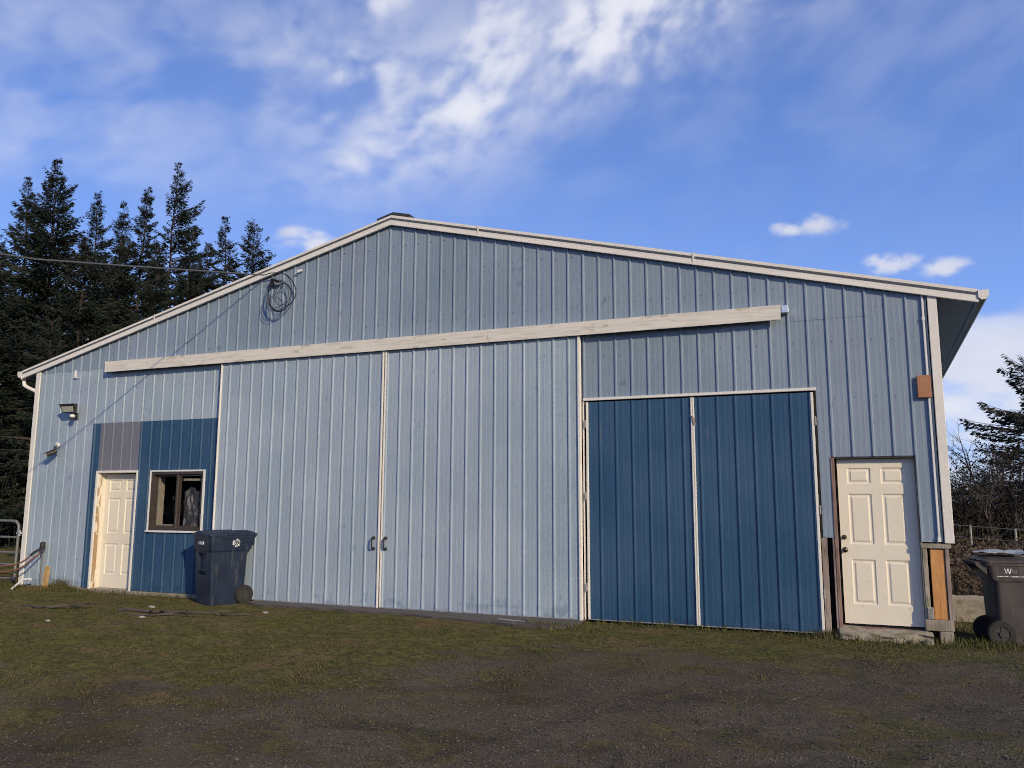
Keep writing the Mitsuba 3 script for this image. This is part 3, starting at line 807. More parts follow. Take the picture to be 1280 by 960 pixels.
# lamp housing: shallow flared tray facing down and out
housing = quadbox([(cx - 0.185, -0.245, 3.325), (cx + 0.185, -0.245, 3.325), (cx + 0.150, -0.185, 3.185), (cx - 0.150, -0.185, 3.185)],
                  [(cx - 0.11, -0.11, 3.335), (cx + 0.11, -0.11, 3.335), (cx + 0.10, -0.10, 3.20), (cx - 0.10, -0.10, 3.20)])
put('housing', housing, 'm_black', fl)
lens = hull([(cx - 0.145, -0.243, 3.296), (cx + 0.145, -0.243, 3.296), (cx + 0.125, -0.200, 3.20), (cx - 0.125, -0.200, 3.20), (cx - 0.145, -0.232, 3.296), (cx + 0.145, -0.232, 3.296), (cx + 0.125, -0.19, 3.20), (cx - 0.125, -0.19, 3.20)])
put('lens', lens, 'm_lens', fl)
put('hood', hull([(cx - 0.19, -0.26, 3.342), (cx + 0.19, -0.26, 3.342), (cx - 0.19, -0.26, 3.327), (cx + 0.19, -0.26, 3.327), (cx - 0.12, -0.10, 3.35), (cx + 0.12, -0.10, 3.35), (cx - 0.12, -0.10, 3.338), (cx + 0.12, -0.10, 3.338)]), 'm_black', fl)
put('bracket', cat(box(cx - 0.03, cx + 0.03, -0.13, -0.02, 3.12, 3.16, 0.006), box(cx - 0.055, cx + 0.055, -0.045, -0.019, 3.08, 3.2, 0.006), tube([(cx, -0.12, 3.14), (cx, -0.13, 3.24)], 0.014, 8)), 'm_black', fl)
sens = trimesh.creation.icosphere(subdivisions=2, radius=0.045)
sens.apply_scale((1, 1.1, 0.9))
sens.apply_translation((cx + 0.045, -0.14, 3.125))
put('sensor', sens, 'm_white', fl, smooth=True)
put('sensor_base', tube([(cx + 0.045, -0.14, 3.10), (cx + 0.045, -0.14, 3.06)], [0.042, 0.034], 12), 'm_black', fl)
tag(fl, 'black floodlight with pale lens and sensor high on the left end of the barn', 'floodlight')

cm = 'security_camera'
put('mount', cat(trimesh.creation.cylinder(0.045, 0.025, sections=16, transform=trimesh.transformations.translation_matrix((-2.80, -0.032, 2.61)) @ trimesh.transformations.rotation_matrix(math.pi / 2, [1, 0, 0])), box(-2.845, -2.765, -0.05, -0.025, 2.565, 2.66, 0.01)), 'm_white', cm)
put('arm', tube(bez([(-2.80, -0.045, 2.60), (-2.79, -0.10, 2.57), (-2.775, -0.125, 2.52)], 5), 0.013, 8), 'm_black', cm, smooth=40)
A, Bv = np.array([-2.72, -0.10, 2.50]), np.array([-2.83, -0.22, 2.415])
put('body', tube([A, A + 0.25 * (Bv - A), Bv], [0.035, 0.045, 0.045], 14), 'm_black', cm, smooth=40)
dv = (Bv - A) / np.linalg.norm(Bv - A)
put('shade', hull([p for q in (A - 0.01 * dv, Bv + 0.06 * dv) for p in (q + [0.03, -0.03, 0.045], q + [-0.04, 0.035, 0.045], q + [0, 0, 0.056], q + [0.03, -0.03, 0.052], q + [-0.04, 0.035, 0.052])]), 'm_black', cm)
put('lens', tube([Bv, Bv + 0.006 * dv], [0.036, 0.036], 14), 'm_white', cm)
tag(cm, 'small dark bullet camera on a white mount below the floodlight', 'camera')

k = put('wall_hook', cat(box(-2.49, -2.47, -0.06, -0.018, 3.86, 4.0, 0.004), box(-2.56, -2.40, -0.03, -0.018, 3.85, 3.865, 0.003)), 'm_white')
tag(k, 'tiny pale metal hook high on the siding near the left eave', 'hook')

# overhead service cable: comes in over the yard and ends in a coil on the gable
t = np.linspace(0, 1, 60)
A0, A1, A2 = np.array([1.86, -0.12, 5.365]), np.array([1.61, -3.42, 4.68]), np.array([1.30, -7.5, 4.13])
cab = np.vstack([bez([A0, A1, np.array([1.49, -4.4, 4.52]), A2, np.array([0.3, -16, 3.75]), np.array([-1.2, -30, 4.6])], 14)])
put('overhead_cable', tube(cab, 0.0115, 6), 'm_wire', smooth=50)
tag('overhead_cable', 'thin dark overhead cable running from the gable out across the trees', 'cable')

cc = 'cable_coil'
def ring(c, rx, rz, y0, turns, ph, wob, seed, n=60):
    r = np.random.default_rng(seed)
    th = np.linspace(0, 2 * np.pi * turns, int(n * turns)) + ph
    k = 1 + wob * np.sin(th * 0.7 + r.random() * 6) + wob * 0.6 * np.sin(th * 1.9 + r.random() * 6)
    return np.stack([c[0] + rx * k * np.cos(th), y0 + 0.012 * np.sin(th * 1.3 + r.random() * 6) - 0.01 * th / 6.28, c[1] + rz * k * np.sin(th)], 1)
put('loop', tube(ring((2.24, 5.00), 0.24, 0.30, -0.17, 1.6, 1.9, 0.08, 1), 0.0065, 6), 'm_cable', cc, smooth=50)
put('loop', tube(ring((2.29, 4.97), 0.16, 0.20, -0.15, 1.5, 0.4, 0.07, 2), 0.005, 6), 'm_cable', cc, smooth=50)
put('loop', tube(ring((2.26, 4.93), 0.21, 0.22, -0.21, 1.3, 2.8, 0.14, 3), 0.005, 6), 'm_cable', cc, smooth=50)
put('loop', tube(bez([A0, (2.05, -0.13, 5.38), (2.3, -0.12, 5.33), (2.47, -0.10, 5.15), (2.50, -0.09, 4.95), (2.42, -0.16, 4.78), (2.25, -0.18, 4.69), (2.07, -0.16, 4.78), (2.0, -0.12, 5.0)], 8), 0.009, 6), 'm_cable', cc, smooth=50)
put('tie', tube(bez([(2.24, -0.05, 5.24), (2.27, -0.22, 5.0), (2.27, -0.19, 4.70)], 6), 0.004, 5), 'm_cable', cc)
put('clamp', cat(tube(bez([(1.98, -0.03, 5.24), (2.02, -0.12, 5.27), (2.14, -0.13, 5.23)], 5), [0.02] * 10 + [0.012], 8), box(1.95, 2.02, -0.10, -0.02, 5.17, 5.23, 0.01), box(2.09, 2.20, -0.13, -0.08, 5.215, 5.25, 0.008)), 'm_cable', cc)
put('connector', cat(box(2.48, 2.57, -0.05, -0.018, 5.375, 5.41, 0.006), tube([(2.46, -0.06, 5.35), (2.54, -0.07, 5.365)], 0.014, 8)), 'm_white', cc)
tag(cc, 'tangled black coil of spare cable hung on the gable near the left rake', 'cable coil')

# yard tap with hoses at the left corner
tp = 'yard_tap'
put('pipe', tube([(-2.875, -0.10, -0.05), (-2.865, -0.10, 0.70)], 0.014, 8), 'm_pipe', tp)
put('valve', cat(box(-2.91, -2.83, -0.15, -0.07, 0.735, 0.835, 0.018), box(-2.93, -2.81, -0.14, -0.085, 0.70, 0.745, 0.012), tube([(-2.86, -0.14, 0.72), (-2.95, -0.19, 0.66)], 0.022, 10), tube([(-2.84, -0.13, 0.72), (-2.82, -0.16, 0.65)], 0.02, 10)), 'm_black', tp)
put('coupling', tube([(-2.94, -0.18, 0.67), (-3.02, -0.22, 0.60)], 0.024, 10), 'm_black', tp)
tag(tp, 'black tap on a thin standpipe by the left corner of the barn', 'tap')
for i, (pts, lab) in enumerate((([(-3.01, -0.215, 0.605), (-3.12, -0.26, 0.50), (-3.3, -0.30, 0.43), (-3.55, -0.32, 0.40), (-3.9, -0.30, 0.33), (-4.3, -0.28, 0.31), (-5.0, -0.2, 0.2), (-5.6, -0.1, 0.02)], 'upper brown hose curving from the tap to the pipe gate'),
                                ([(-2.83, -0.17, 0.645), (-2.92, -0.24, 0.55), (-3.1, -0.29, 0.40), (-3.3, -0.32, 0.33), (-3.6, -0.34, 0.29), (-4.0, -0.33, 0.24), (-4.6, -0.3, 0.12), (-5.4, -0.2, 0.02)], 'lower brown hose drooping from the tap to the pipe gate'))):
    tag(put('garden_hose', tube(bez(pts, 8), 0.015, 8), 'm_hose', smooth=50), lab, 'hose', 'hoses on the yard tap')
k = put('loose_plank', hull([(-2.86, -0.06, -0.03), (-2.74, -0.05, -0.03), (-2.73, -0.03, 0.39), (-2.83, -0.035, 0.405), (-2.86, -0.08, -0.03), (-2.74, -0.075, -0.03), (-2.73, -0.05, 0.39), (-2.83, -0.055, 0.405)]), 'm_wood_plank')
tag(k, 'short yellow brown plank leaning on the wall behind the tap', 'plank')
k = put('plastic_pipe', cat(tube(bez([(-3.26, -0.35, 0.0), (-3.17, -0.30, 0.10), (-3.11, -0.25, 0.165), (-3.03, -0.22, 0.172)], 6), 0.018, 8), tube([(-3.04, -0.22, 0.172), (-2.97, -0.21, 0.172)], 0.026, 10)), 'm_white', smooth=50)
tag(k, 'bent white plastic pipe end in the grass below the tap', 'pipe')

# pipe gate left of the barn
g = 'pipe_gate'
gy = -0.02
put('frame', tube(bez([(-6.6, gy, 0.13), (-6.6, gy, 0.6), (-6.6, gy, 1.08), (-6.53, gy, 1.17), (-6.4, gy, 1.20), (-5.0, gy, 1.20), (-3.86, gy, 1.20), (-3.72, gy, 1.17), (-3.66, gy, 1.07), (-3.66, gy, 0.6), (-3.66, gy, 0.13)], 5), 0.026, 8), 'm_pipe', g, smooth=50)
for z in (0.90, 0.62, 0.40, 0.14):
    put('rail', tube([(-6.6, gy, z), (-3.68, gy, z)], 0.021, 8), 'm_pipe', g, smooth=50)
put('hinge', cat(box(-3.70, -3.56, gy - 0.02, gy + 0.02, 0.96, 1.0, 0.006), tube([(-3.62, gy, 0.93), (-3.62, gy, 1.03)], 0.018, 8)), 'm_galv', g)
put('post', tube([(-6.75, gy, -0.1), (-6.75, gy, 1.4)], 0.06, 10), 'm_wood_grey', g)
tag(g, 'grey tubular pipe gate hung on the left corner of the barn', 'gate')


# ------------------------------------------------------------------ wheeled bins
def rrect(w, d, r, cx, cy, z, n=5):
    pts = []
    for (sx, sy, a0) in ((1, 1, 0), (-1, 1, 90), (-1, -1, 180), (1, -1, 270)):
        for k in range(n):
            a = math.radians(a0 + 90 * k / (n - 1))
            pts.append((cx + sx * (w / 2 - r) + r * math.cos(a), cy + sy * (d / 2 - r) + r * math.sin(a), z))
    return pts


def M3(mesh):
    return m3.Manifold(m3.Mesh(np.asarray(mesh.vertices, np.float32), np.asarray(mesh.faces, np.uint32)))


def from_m3(m):
    q = m.to_mesh()
    return trimesh.Trimesh(np.array(q.vert_properties[:, :3]), np.array(q.tri_verts), process=False)


def bin_parts(H, W, D, lean):
    """local: x = width (0..W), y = depth (front 0 .. back D), z up"""
    c = W / 2
    wb, db = W * 0.76, D * 0.72
    low = hull(rrect(wb, db, 0.045, c, D * 0.45, 0.0) + rrect(wb + 0.01, db + 0.01, 0.05, c, D * 0.45, 0.03) + rrect(W * 0.90, D * 0.80, 0.05, c, D * 0.44, H * 0.74))
    mid = hull(rrect(W * 0.90, D * 0.80, 0.05, c, D * 0.44, H * 0.715) + rrect(W * 0.935, D * 0.90, 0.055, c, D * 0.47, H * 0.745) + rrect(W * 0.965, D * 0.955, 0.06, c, D * 0.485, H * 0.915))
    rim = hull(rrect(W, D, 0.06, c, D * 0.5, H * 0.905) + rrect(W, D, 0.06, c, D * 0.5, H * 0.935))
    body = M3(low) + M3(mid) + M3(rim)
    # front pockets, side grooves
    body -= M3(box(c - W * 0.24, c + W * 0.24, -0.05, D * 0.108, H * 0.46, H * 0.70, 0.01))
    body -= M3(box(c - W * 0.21, c + W * 0.21, -0.05, D * 0.128, H * 0.40, H * 0.455, 0.01))
    for s in (0, 1):
        x0, x1 = (-0.1, W * 0.078) if s == 0 else (W * 0.922, W + 0.1)
        body -= M3(box(x0, x1, D * 0.16, D * 0.24, H * 0.70, H * 0.725, 0.004))
    lid = hull(rrect(W + 0.03, D + 0.05, 0.07, c, D * 0.5 - 0.005, H * 0.937) + rrect(W + 0.03, D + 0.05, 0.07, c, D * 0.5 - 0.005, H * 0.958) + rrect(W * 0.86, D * 0.86, 0.09, c, D * 0.5, H * 0.995))
    ridge = [tube([(c + s * W * 0.2, D * 0.12, H * 0.992), (c + s * W * 0.2, D * 0.9, H * 0.992)], 0.014, 8) for s in (-1, 1)]
    lidm = cat(lid, *ridge, box(c - 0.09, c + 0.09, -0.045, 0.0, H * 0.938, H * 0.955, 0.006))
    hand = cat(tube([(W * 0.1, D + 0.075, H * 0.93), (W * 0.9, D + 0.075, H * 0.93)], 0.016, 10), *[hull([(x - 0.016, D - 0.03, H * 0.80), (x + 0.016, D - 0.03, H * 0.80), (x - 0.016, D - 0.03, H * 0.93), (x + 0.016, D - 0.03, H * 0.93), (x - 0.016, D + 0.09, H * 0.945), (x + 0.016, D + 0.09, H * 0.945), (x - 0.016, D + 0.08, H * 0.905), (x + 0.016, D + 0.08, H * 0.905)]) for x in (W * 0.12, W * 0.88)])
    axle_y, axle_z = D * 0.45 + db / 2 - 0.005, 0.145
    wheels = []
    for x in (W * 0.085, W * 0.915):
        tyre = trimesh.creation.revolve(np.array([(0.085, -0.028), (0.135, -0.030), (0.147, -0.018), (0.147, 0.018), (0.135, 0.030), (0.085, 0.028), (0.085, -0.028)]), sections=28)
        hub = cat(trimesh.creation.cylinder(0.088, 0.03, sections=24), trimesh.creation.cylinder(0.03, 0.07, sections=16), *[box(0.02, 0.085, -0.009, 0.009, -0.022, 0.022).apply_transform(trimesh.transformations.rotation_matrix(k * math.pi / 3, [0, 0, 1])) for k in range(6)])
        for m in (tyre, hub):
            m.apply_transform(trimesh.transformations.translation_matrix((x, axle_y, axle_z)) @ trimesh.transformations.rotation_matrix(math.pi / 2, [0, 1, 0]))
        wheels.append((tyre, hub))
    axle = tube([(W * 0.08, axle_y, axle_z), (W * 0.92, axle_y, axle_z)], 0.014, 8)
    return from_m3(body), lidm, hand, wheels, axle


def place(m, M):
    m = m.copy()
    m.apply_transform(M)
    return m


def make_bin(key, M, H, W, D, mt, lab):
    body, lid, hand, wheels, axle = bin_parts(H, W, D, 0)
    put('body', place(body, M), mt, key, smooth=30)
    put('lid', place(lid, M), mt, key, smooth=30)
    put('handle', place(hand, M), mt, key, smooth=30)
    put('axle', place(axle, M), 'm_pipe', key)
    for t_, h_ in wheels:
        wkey = numbered(key + '__wheel')
        put('tyre', place(t_, M), 'm_rubber', wkey, smooth=30)
        put('hub', place(h_, M), 'm_black', wkey, smooth=30)
    tag(key, lab, 'wheeled bin', 'wheeled bins')


def frame_M(o, yd):
    yd = np.array([yd[0], yd[1], 0]) / math.hypot(*yd[:2])
    xd = np.array([yd[1], -yd[0], 0])
    M = np.eye(4)
    M[:3, 0], M[:3, 1], M[:3, 2], M[:3, 3] = xd, yd, (0, 0, 1), o
    return M


# blue bin: its lower front corner stands at (1.60, -0.70)
W1, D1, H1 = 0.71, 0.76, 1.14
yd = np.array([0.42, 0.907]); xd = np.array([0.907, -0.42])
corner = np.array([W1 / 2 + W1 * 0.38, D1 * 0.09])
o1 = np.array([1.60, -0.70]) - corner[0] * xd - corner[1] * yd
M1 = frame_M((o1[0], o1[1], -0.02), yd)
make_bin('wheeled_bin', M1, H1, W1, D1, 'm_bin_blue', 'dark blue wheeled bin standing by the window at the left end')
# white sticker on its front and an emblem of three arrows on its side
st = box(W1 * 0.36, W1 * 0.62, -0.004, 0.03, H1 * 0.815, H1 * 0.855, 0.002)
put('sticker', place(st, M1), 'm_print', 'wheeled_bin')
def arrows(r):
    ms = []
    for k in range(3):
        a = np.linspace(math.radians(120 * k + 8), math.radians(120 * k + 78), 8)
        out = [(math.cos(x) * r, math.sin(x) * r) for x in a] + [(math.cos(x) * r * 0.66, math.sin(x) * r * 0.66) for x in a[::-1]]
        ms.append(trimesh.creation.extrude_polygon(Polygon(out), 0.003, engine='earcut'))
        e = math.radians(120 * k + 76)
        tip = math.radians(120 * k + 110)
        ms.append(trimesh.creation.extrude_polygon(Polygon([(math.cos(e) * r * 1.15, math.sin(e) * r * 1.15), (math.cos(tip) * r * 0.85, math.sin(tip) * r * 0.85), (math.cos(e) * r * 0.5, math.sin(e) * r * 0.5)]), 0.003, engine='earcut'))
    return cat(*ms)
def on_side(m, H, W, D, y, z, side, flip=1):
    """lay a flat mark (xy, facing +z) on the bin's side wall at depth y, height z, just proud of it"""
    m = m.copy()
    t0, t1 = H * 0.745, H * 0.915
    w0, w1 = W * 0.935, W * 0.965
    s = ((w1 - w0) / 2) / (t1 - t0)
    xw = W / 2 + side * (w0 / 2 + s * (z - t0) + 0.001)
    up = np.array([side * s, 0, 1.0]); up /= np.linalg.norm(up)
    hor = np.array([0, side * 1.0, 0]); nrm = np.cross(hor, up)
    Q = np.eye(4)
    Q[:3, 0], Q[:3, 1], Q[:3, 2], Q[:3, 3] = hor, up, nrm, (xw, y, z)
    m.apply_transform(Q)
    return m
put('emblem', place(on_side(cat(arrows(0.062), arrows(0.026)), H1, W1, D1, D1 * 0.56, H1 * 0.835, 1), M1), 'm_print', 'wheeled_bin')

# grey bin at the right edge: back towards the left, side towards the camera
W2, D2, H2 = 0.56, 0.64, 1.0
yd2 = np.array([-0.985, -0.17]); yd2 /= np.linalg.norm(yd2)
xd2 = np.array([yd2[1], -yd2[0]])
c2 = np.array([W2 / 2 - W2 * 0.38, D2 * 0.45 + D2 * 0.36])
o2 = np.array([12.29, 0.08]) - c2[0] * xd2 - c2[1] * yd2
M2 = frame_M((o2[0], o2[1], -0.02), yd2)
make_bin('wheeled_bin_001', M2, H2, W2, D2, 'm_bin_grey', 'dark grey wheeled bin with white lettering beside the right corner')
W_ = meshkit.text_mesh('W', 0.056, 0.003, bold=True)
W_.apply_translation((-0.075, 0, 0))
M_ = meshkit.text_mesh('M', 0.044, 0.003)
M_.apply_translation((0.005, 0, 0))
put('lettering', place(on_side(W_, H2, W2, D2, D2 * 0.58, H2 * 0.815, -1), M2), 'm_print', 'wheeled_bin_001')
put('lettering', place(on_side(M_, H2, W2, D2, D2 * 0.58, H2 * 0.815, -1), M2), 'm_print_dim', 'wheeled_bin_001')
bar = cat(box(-0.15, -0.03, -0.004, 0.004, 0, 0.003), box(-0.02, 0.13, -0.006, 0.004, 0, 0.003))
put('underline', place(on_side(bar, H2, W2, D2, D2 * 0.58, H2 * 0.785, -1), M2), 'm_print', 'wheeled_bin_001')
# white plastic sheet lying on the grey bin's lid
sx, sy = np.meshgrid(np.linspace(0.05, 0.50, 16), np.linspace(0.12, 0.62, 18))
szz = H2 * 1.004 - 0.9 * np.clip(np.abs(sx - W2 / 2) - 0.26, 0, 1) * 0.25 + 0.004 + meshkit.fbm(np.stack([sx * 7, sy * 7, sx * 0], -1), 3, 8) * 0.07
nsx = sx.shape[1]
i, j = np.meshgrid(np.arange(17), np.arange(15), indexing='ij')
a = (i * nsx + j).ravel()
shm = trimesh.Trimesh(np.stack([sx, sy, szz], -1).reshape(-1, 3), np.concatenate([np.stack([a, a + 1, a + nsx + 1], 1), np.stack([a, a + nsx + 1, a + nsx], 1)]), process=False)
put('plastic_bag', place(shm, M2), 'm_bag', smooth=True)
tag('plastic_bag', 'flat white plastic bag lying on the lid of the grey bin', 'plastic bag')

# low concrete kerb block behind the grey bin
kb = box(11.95, 12.75, 2.05, 2.5, -0.05, 0.30, 0.02)
for _ in range(3):
    kb = kb.subdivide()
kb.vertices += (meshkit.fbm(kb.vertices * 6, 3, 3)[:, None] - 0.5) * 0.03
put('concrete_block', kb, 'm_concrete', smooth=40)
tag('concrete_block', 'low pale concrete block on the ground between the barn corner and the grey bin', 'concrete block')

# ------------------------------------------------------------------ litter on the yard
def branch_thing(pts, r, lab, seed):
    rr = np.random.default_rng(seed)
    P = bez(pts, 8)
    P[:, 2] += ground_z(P[:, 0], P[:, 1]) + r * 0.7
    ms = [tube(P, np.linspace(r, r * 0.35, len(P)), 6)]
    for i in range(5):
        k = int(rr.integers(4, len(P) - 3))
        d = P[k + 1] - P[k]
        d /= np.linalg.norm(d)
        q = P[k] + np.array([d[0] * 0.25 - d[1] * 0.18 * rr.choice([-1, 1]), d[1] * 0.25 + d[0] * 0.18 * rr.choice([-1, 1]), 0.04 * rr.random()])
        ms.append(tube([P[k], (P[k] + q) / 2 + [0, 0, 0.02], q], [r * 0.5, r * 0.4, r * 0.15], 5))
    tag(put('fallen_branch', cat(*ms), 'm_twig', smooth=40), lab, 'branch')
branch_thing([(-0.9, -1.9, 0), (-0.2, -2.0, 0.02), (0.35, -1.75, 0.06)], 0.022, 'thin dark fallen branch on the moss near the left edge', 1)
branch_thing([(0.9, -1.75, 0), (1.55, -1.72, 0.015), (2.2, -1.5, 0.01), (2.85, -1.25, 0)], 0.026, 'long brown fallen branch on the moss in front of the blue bin', 2)
branch_thing([(1.35, -1.95, 0), (1.9, -1.85, 0.01), (2.5, -1.75, 0)], 0.014, 'short thin twig lying just in front of the long branch', 3)
for i, (x, y, s, lab) in enumerate(((1.06, -1.30, 0.06, 'crumpled white paper scrap nearest the blue bin'), (1.72, -2.10, 0.055, 'crumpled white paper scrap in front of the long branch'), (0.81, -2.82, 0.04, 'small pale paper scrap farthest left on the moss'), (2.95, -1.05, 0.05, 'pale paper scrap right of the blue bin wheel'))):
    m = trimesh.creation.icosphere(subdivisions=2, radius=s)
    m.vertices *= np.array([0.9, 0.5, 0.28]) * (1 + (meshkit.noise(m.vertices / s * 1.9 + i * 7, 3) - 0.5) * 1.0)[:, None]
    m.apply_translation((x, y, float(ground_z(x, y)) + 0.018))
    tag(put('paper_scrap', m, 'm_paper'), lab, 'paper')
k = put('metal_strip', tube([(6.35, -0.50, 0.03), (6.75, -0.56, 0.028)], 0.008, 5), 'm_galv')
tag(k, 'thin pale metal strip lying on the paving by the sliding door', 'metal strip')


# ------------------------------------------------------------------ grass, gravel
def moss_np(x, y):
    big = meshkit.fbm(np.stack([x * 0.55, y * 0.8, x * 0 + 3], -1), 4, 1)
    mid = meshkit.fbm(np.stack([x * 2.1, y * 3.0, x * 0 + 7], -1), 4, 2)
    edge = y - (-5.3 + 0.60 * (x - 3.6))
    return np.clip((edge + 0.4 + (big - 0.5) * 5.0 + (mid - 0.5) * 3.6 + 1.2) / 2.4, 0, 1)


def blades(x, y, h, w, r, lean=0.6):
    n = len(x)
    z = ground_z(x, y)
    a = r.random(n) * 2 * np.pi
    dx, dy = np.cos(a), np.sin(a)
    l = h * (0.5 + r.random(n))
    ll = lean * l * (0.3 + r.random(n))
    b = np.stack([x, y, z - 0.004], 1)
    s = np.stack([-dy, dx, 0 * dx], 1) * (w * (0.6 + 0.8 * r.random(n)))[:, None]
    mid = b + np.stack([dx * ll * 0.35, dy * ll * 0.35, l * 0.62], 1)
    tip = b + np.stack([dx * ll, dy * ll, l * (1 - 0.25 * r.random(n))], 1)
    V = np.stack([b - s, b + s, mid + s * 0.7, mid - s * 0.7, tip], 1).reshape(-1, 3)
    k = np.arange(n)[:, None] * 5
    F = np.concatenate([k + [0, 1, 2], k + [0, 2, 3], k + [3, 2, 4]])
    return V, F


r = np.random.default_rng(11)
n = 300000
x, y = r.uniform(-4.6, 13.2, n), -7.2 + 7.15 * r.random(n)
m = moss_np(x, y)
clump = meshkit.fbm(np.stack([x * 3.2, y * 3.2, x * 0], -1), 3, 14)
keep = r.random(n) < m * np.clip((clump - 0.40) * 6, 0.03, 1)
keep &= ~((x > 1.95) & (x < 7.4) & (y > -0.75))
x, y = x[keep], y[keep]
V1, F1 = blades(x, y, 0.010 + 0.024 * np.clip(clump[keep] - 0.4, 0, 1) * 2, 0.0030, r, 1.4)
# taller tufts along the wall foot
xs_, ys_ = [], []
for cx_, cy_, sx_, sy_, nn in ((-2.35, -0.10, 0.22, 0.05, 700), (-3.0, -0.2, 0.3, 0.1, 350), (-3.9, -0.1, 0.5, 0.15, 700), (-2.0, -0.1, 0.4, 0.05, 250), (-0.2, -0.12, 0.9, 0.05, 260), (7.1, -0.62, 0.25, 0.07, 260), (10.45, -0.12, 0.14, 0.06, 320), (9.3, -0.1, 0.9, 0.06, 260), (8.1, -0.1, 0.5, 0.05, 160), (12.0, -0.15, 0.25, 0.12, 300), (12.4, 0.1, 0.4, 0.2, 500), (12.2, 1.0, 0.6, 0.5, 700), (11.2, -0.35, 0.4, 0.1, 200)):
    xs_.append(r.normal(cx_, sx_, nn)); ys_.append(np.minimum(r.normal(cy_, sy_, nn), -0.05 if cx_ < 11.9 else 9))
x2, y2 = np.concatenate(xs_), np.concatenate(ys_)
V2, F2 = blades(x2, y2, np.full(len(x2), 0.09), 0.0035, r, 0.7)
x3, y3 = r.normal(-2.35, 0.13, 260), np.minimum(r.normal(-0.10, 0.03, 260), -0.05)
V3, F3 = blades(x3, y3, np.full(260, 0.20), 0.004, r, 0.5)
V = np.vstack([V1, V2, V3]); F = np.vstack([F1, F2 + len(V1), F3 + len(V1) + len(V2)])
put('grass', trimesh.Trimesh(V, F, process=False), 'm_grass')
tag('grass', 'short mossy grass growing along the front of the barn', 'grass', kind='stuff')

n = 110000
x = r.uniform(0.5, 13.5, n); y = -7.3 + 7.0 * r.random(n) ** 1.1
keep = r.random(n) > moss_np(x, y) * 0.93
keep &= ~((x > 1.95) & (x < 7.4) & (y > -0.75))
x, y = x[keep], y[keep]
n = len(x)
s = 0.003 + 0.0055 * r.random(n) ** 2.5 + 0.009 * (r.random(n) < 0.025) * r.random(n)
oc = np.array([[1, 0, 0], [-1, 0, 0], [0, 1, 0], [0, -1, 0], [0, 0, 1], [0, 0, -1.0]])
of = np.array([[0, 2, 4], [2, 1, 4], [1, 3, 4], [3, 0, 4], [2, 0, 5], [1, 2, 5], [3, 1, 5], [0, 3, 5]])
pts = oc[None] * s[:, None, None] * (0.6 + 0.8 * r.random((n, 6, 1)))
pts[:, :, 2] *= 0.75
an = r.random(n) * 6.28
cs, sn = np.cos(an)[:, None], np.sin(an)[:, None]
pts = np.stack([pts[..., 0] * cs - pts[..., 1] * sn, pts[..., 0] * sn + pts[..., 1] * cs, pts[..., 2]], -1)
pts += np.stack([x, y, ground_z(x, y) + s * 0.25], 1)[:, None]
put('gravel', trimesh.Trimesh(pts.reshape(-1, 3), (np.arange(n)[:, None, None] * 6 + of[None]).reshape(-1, 3), process=False), 'm_gravel')
tag('gravel', 'loose grey gravel scattered over the yard', 'gravel', kind='stuff')


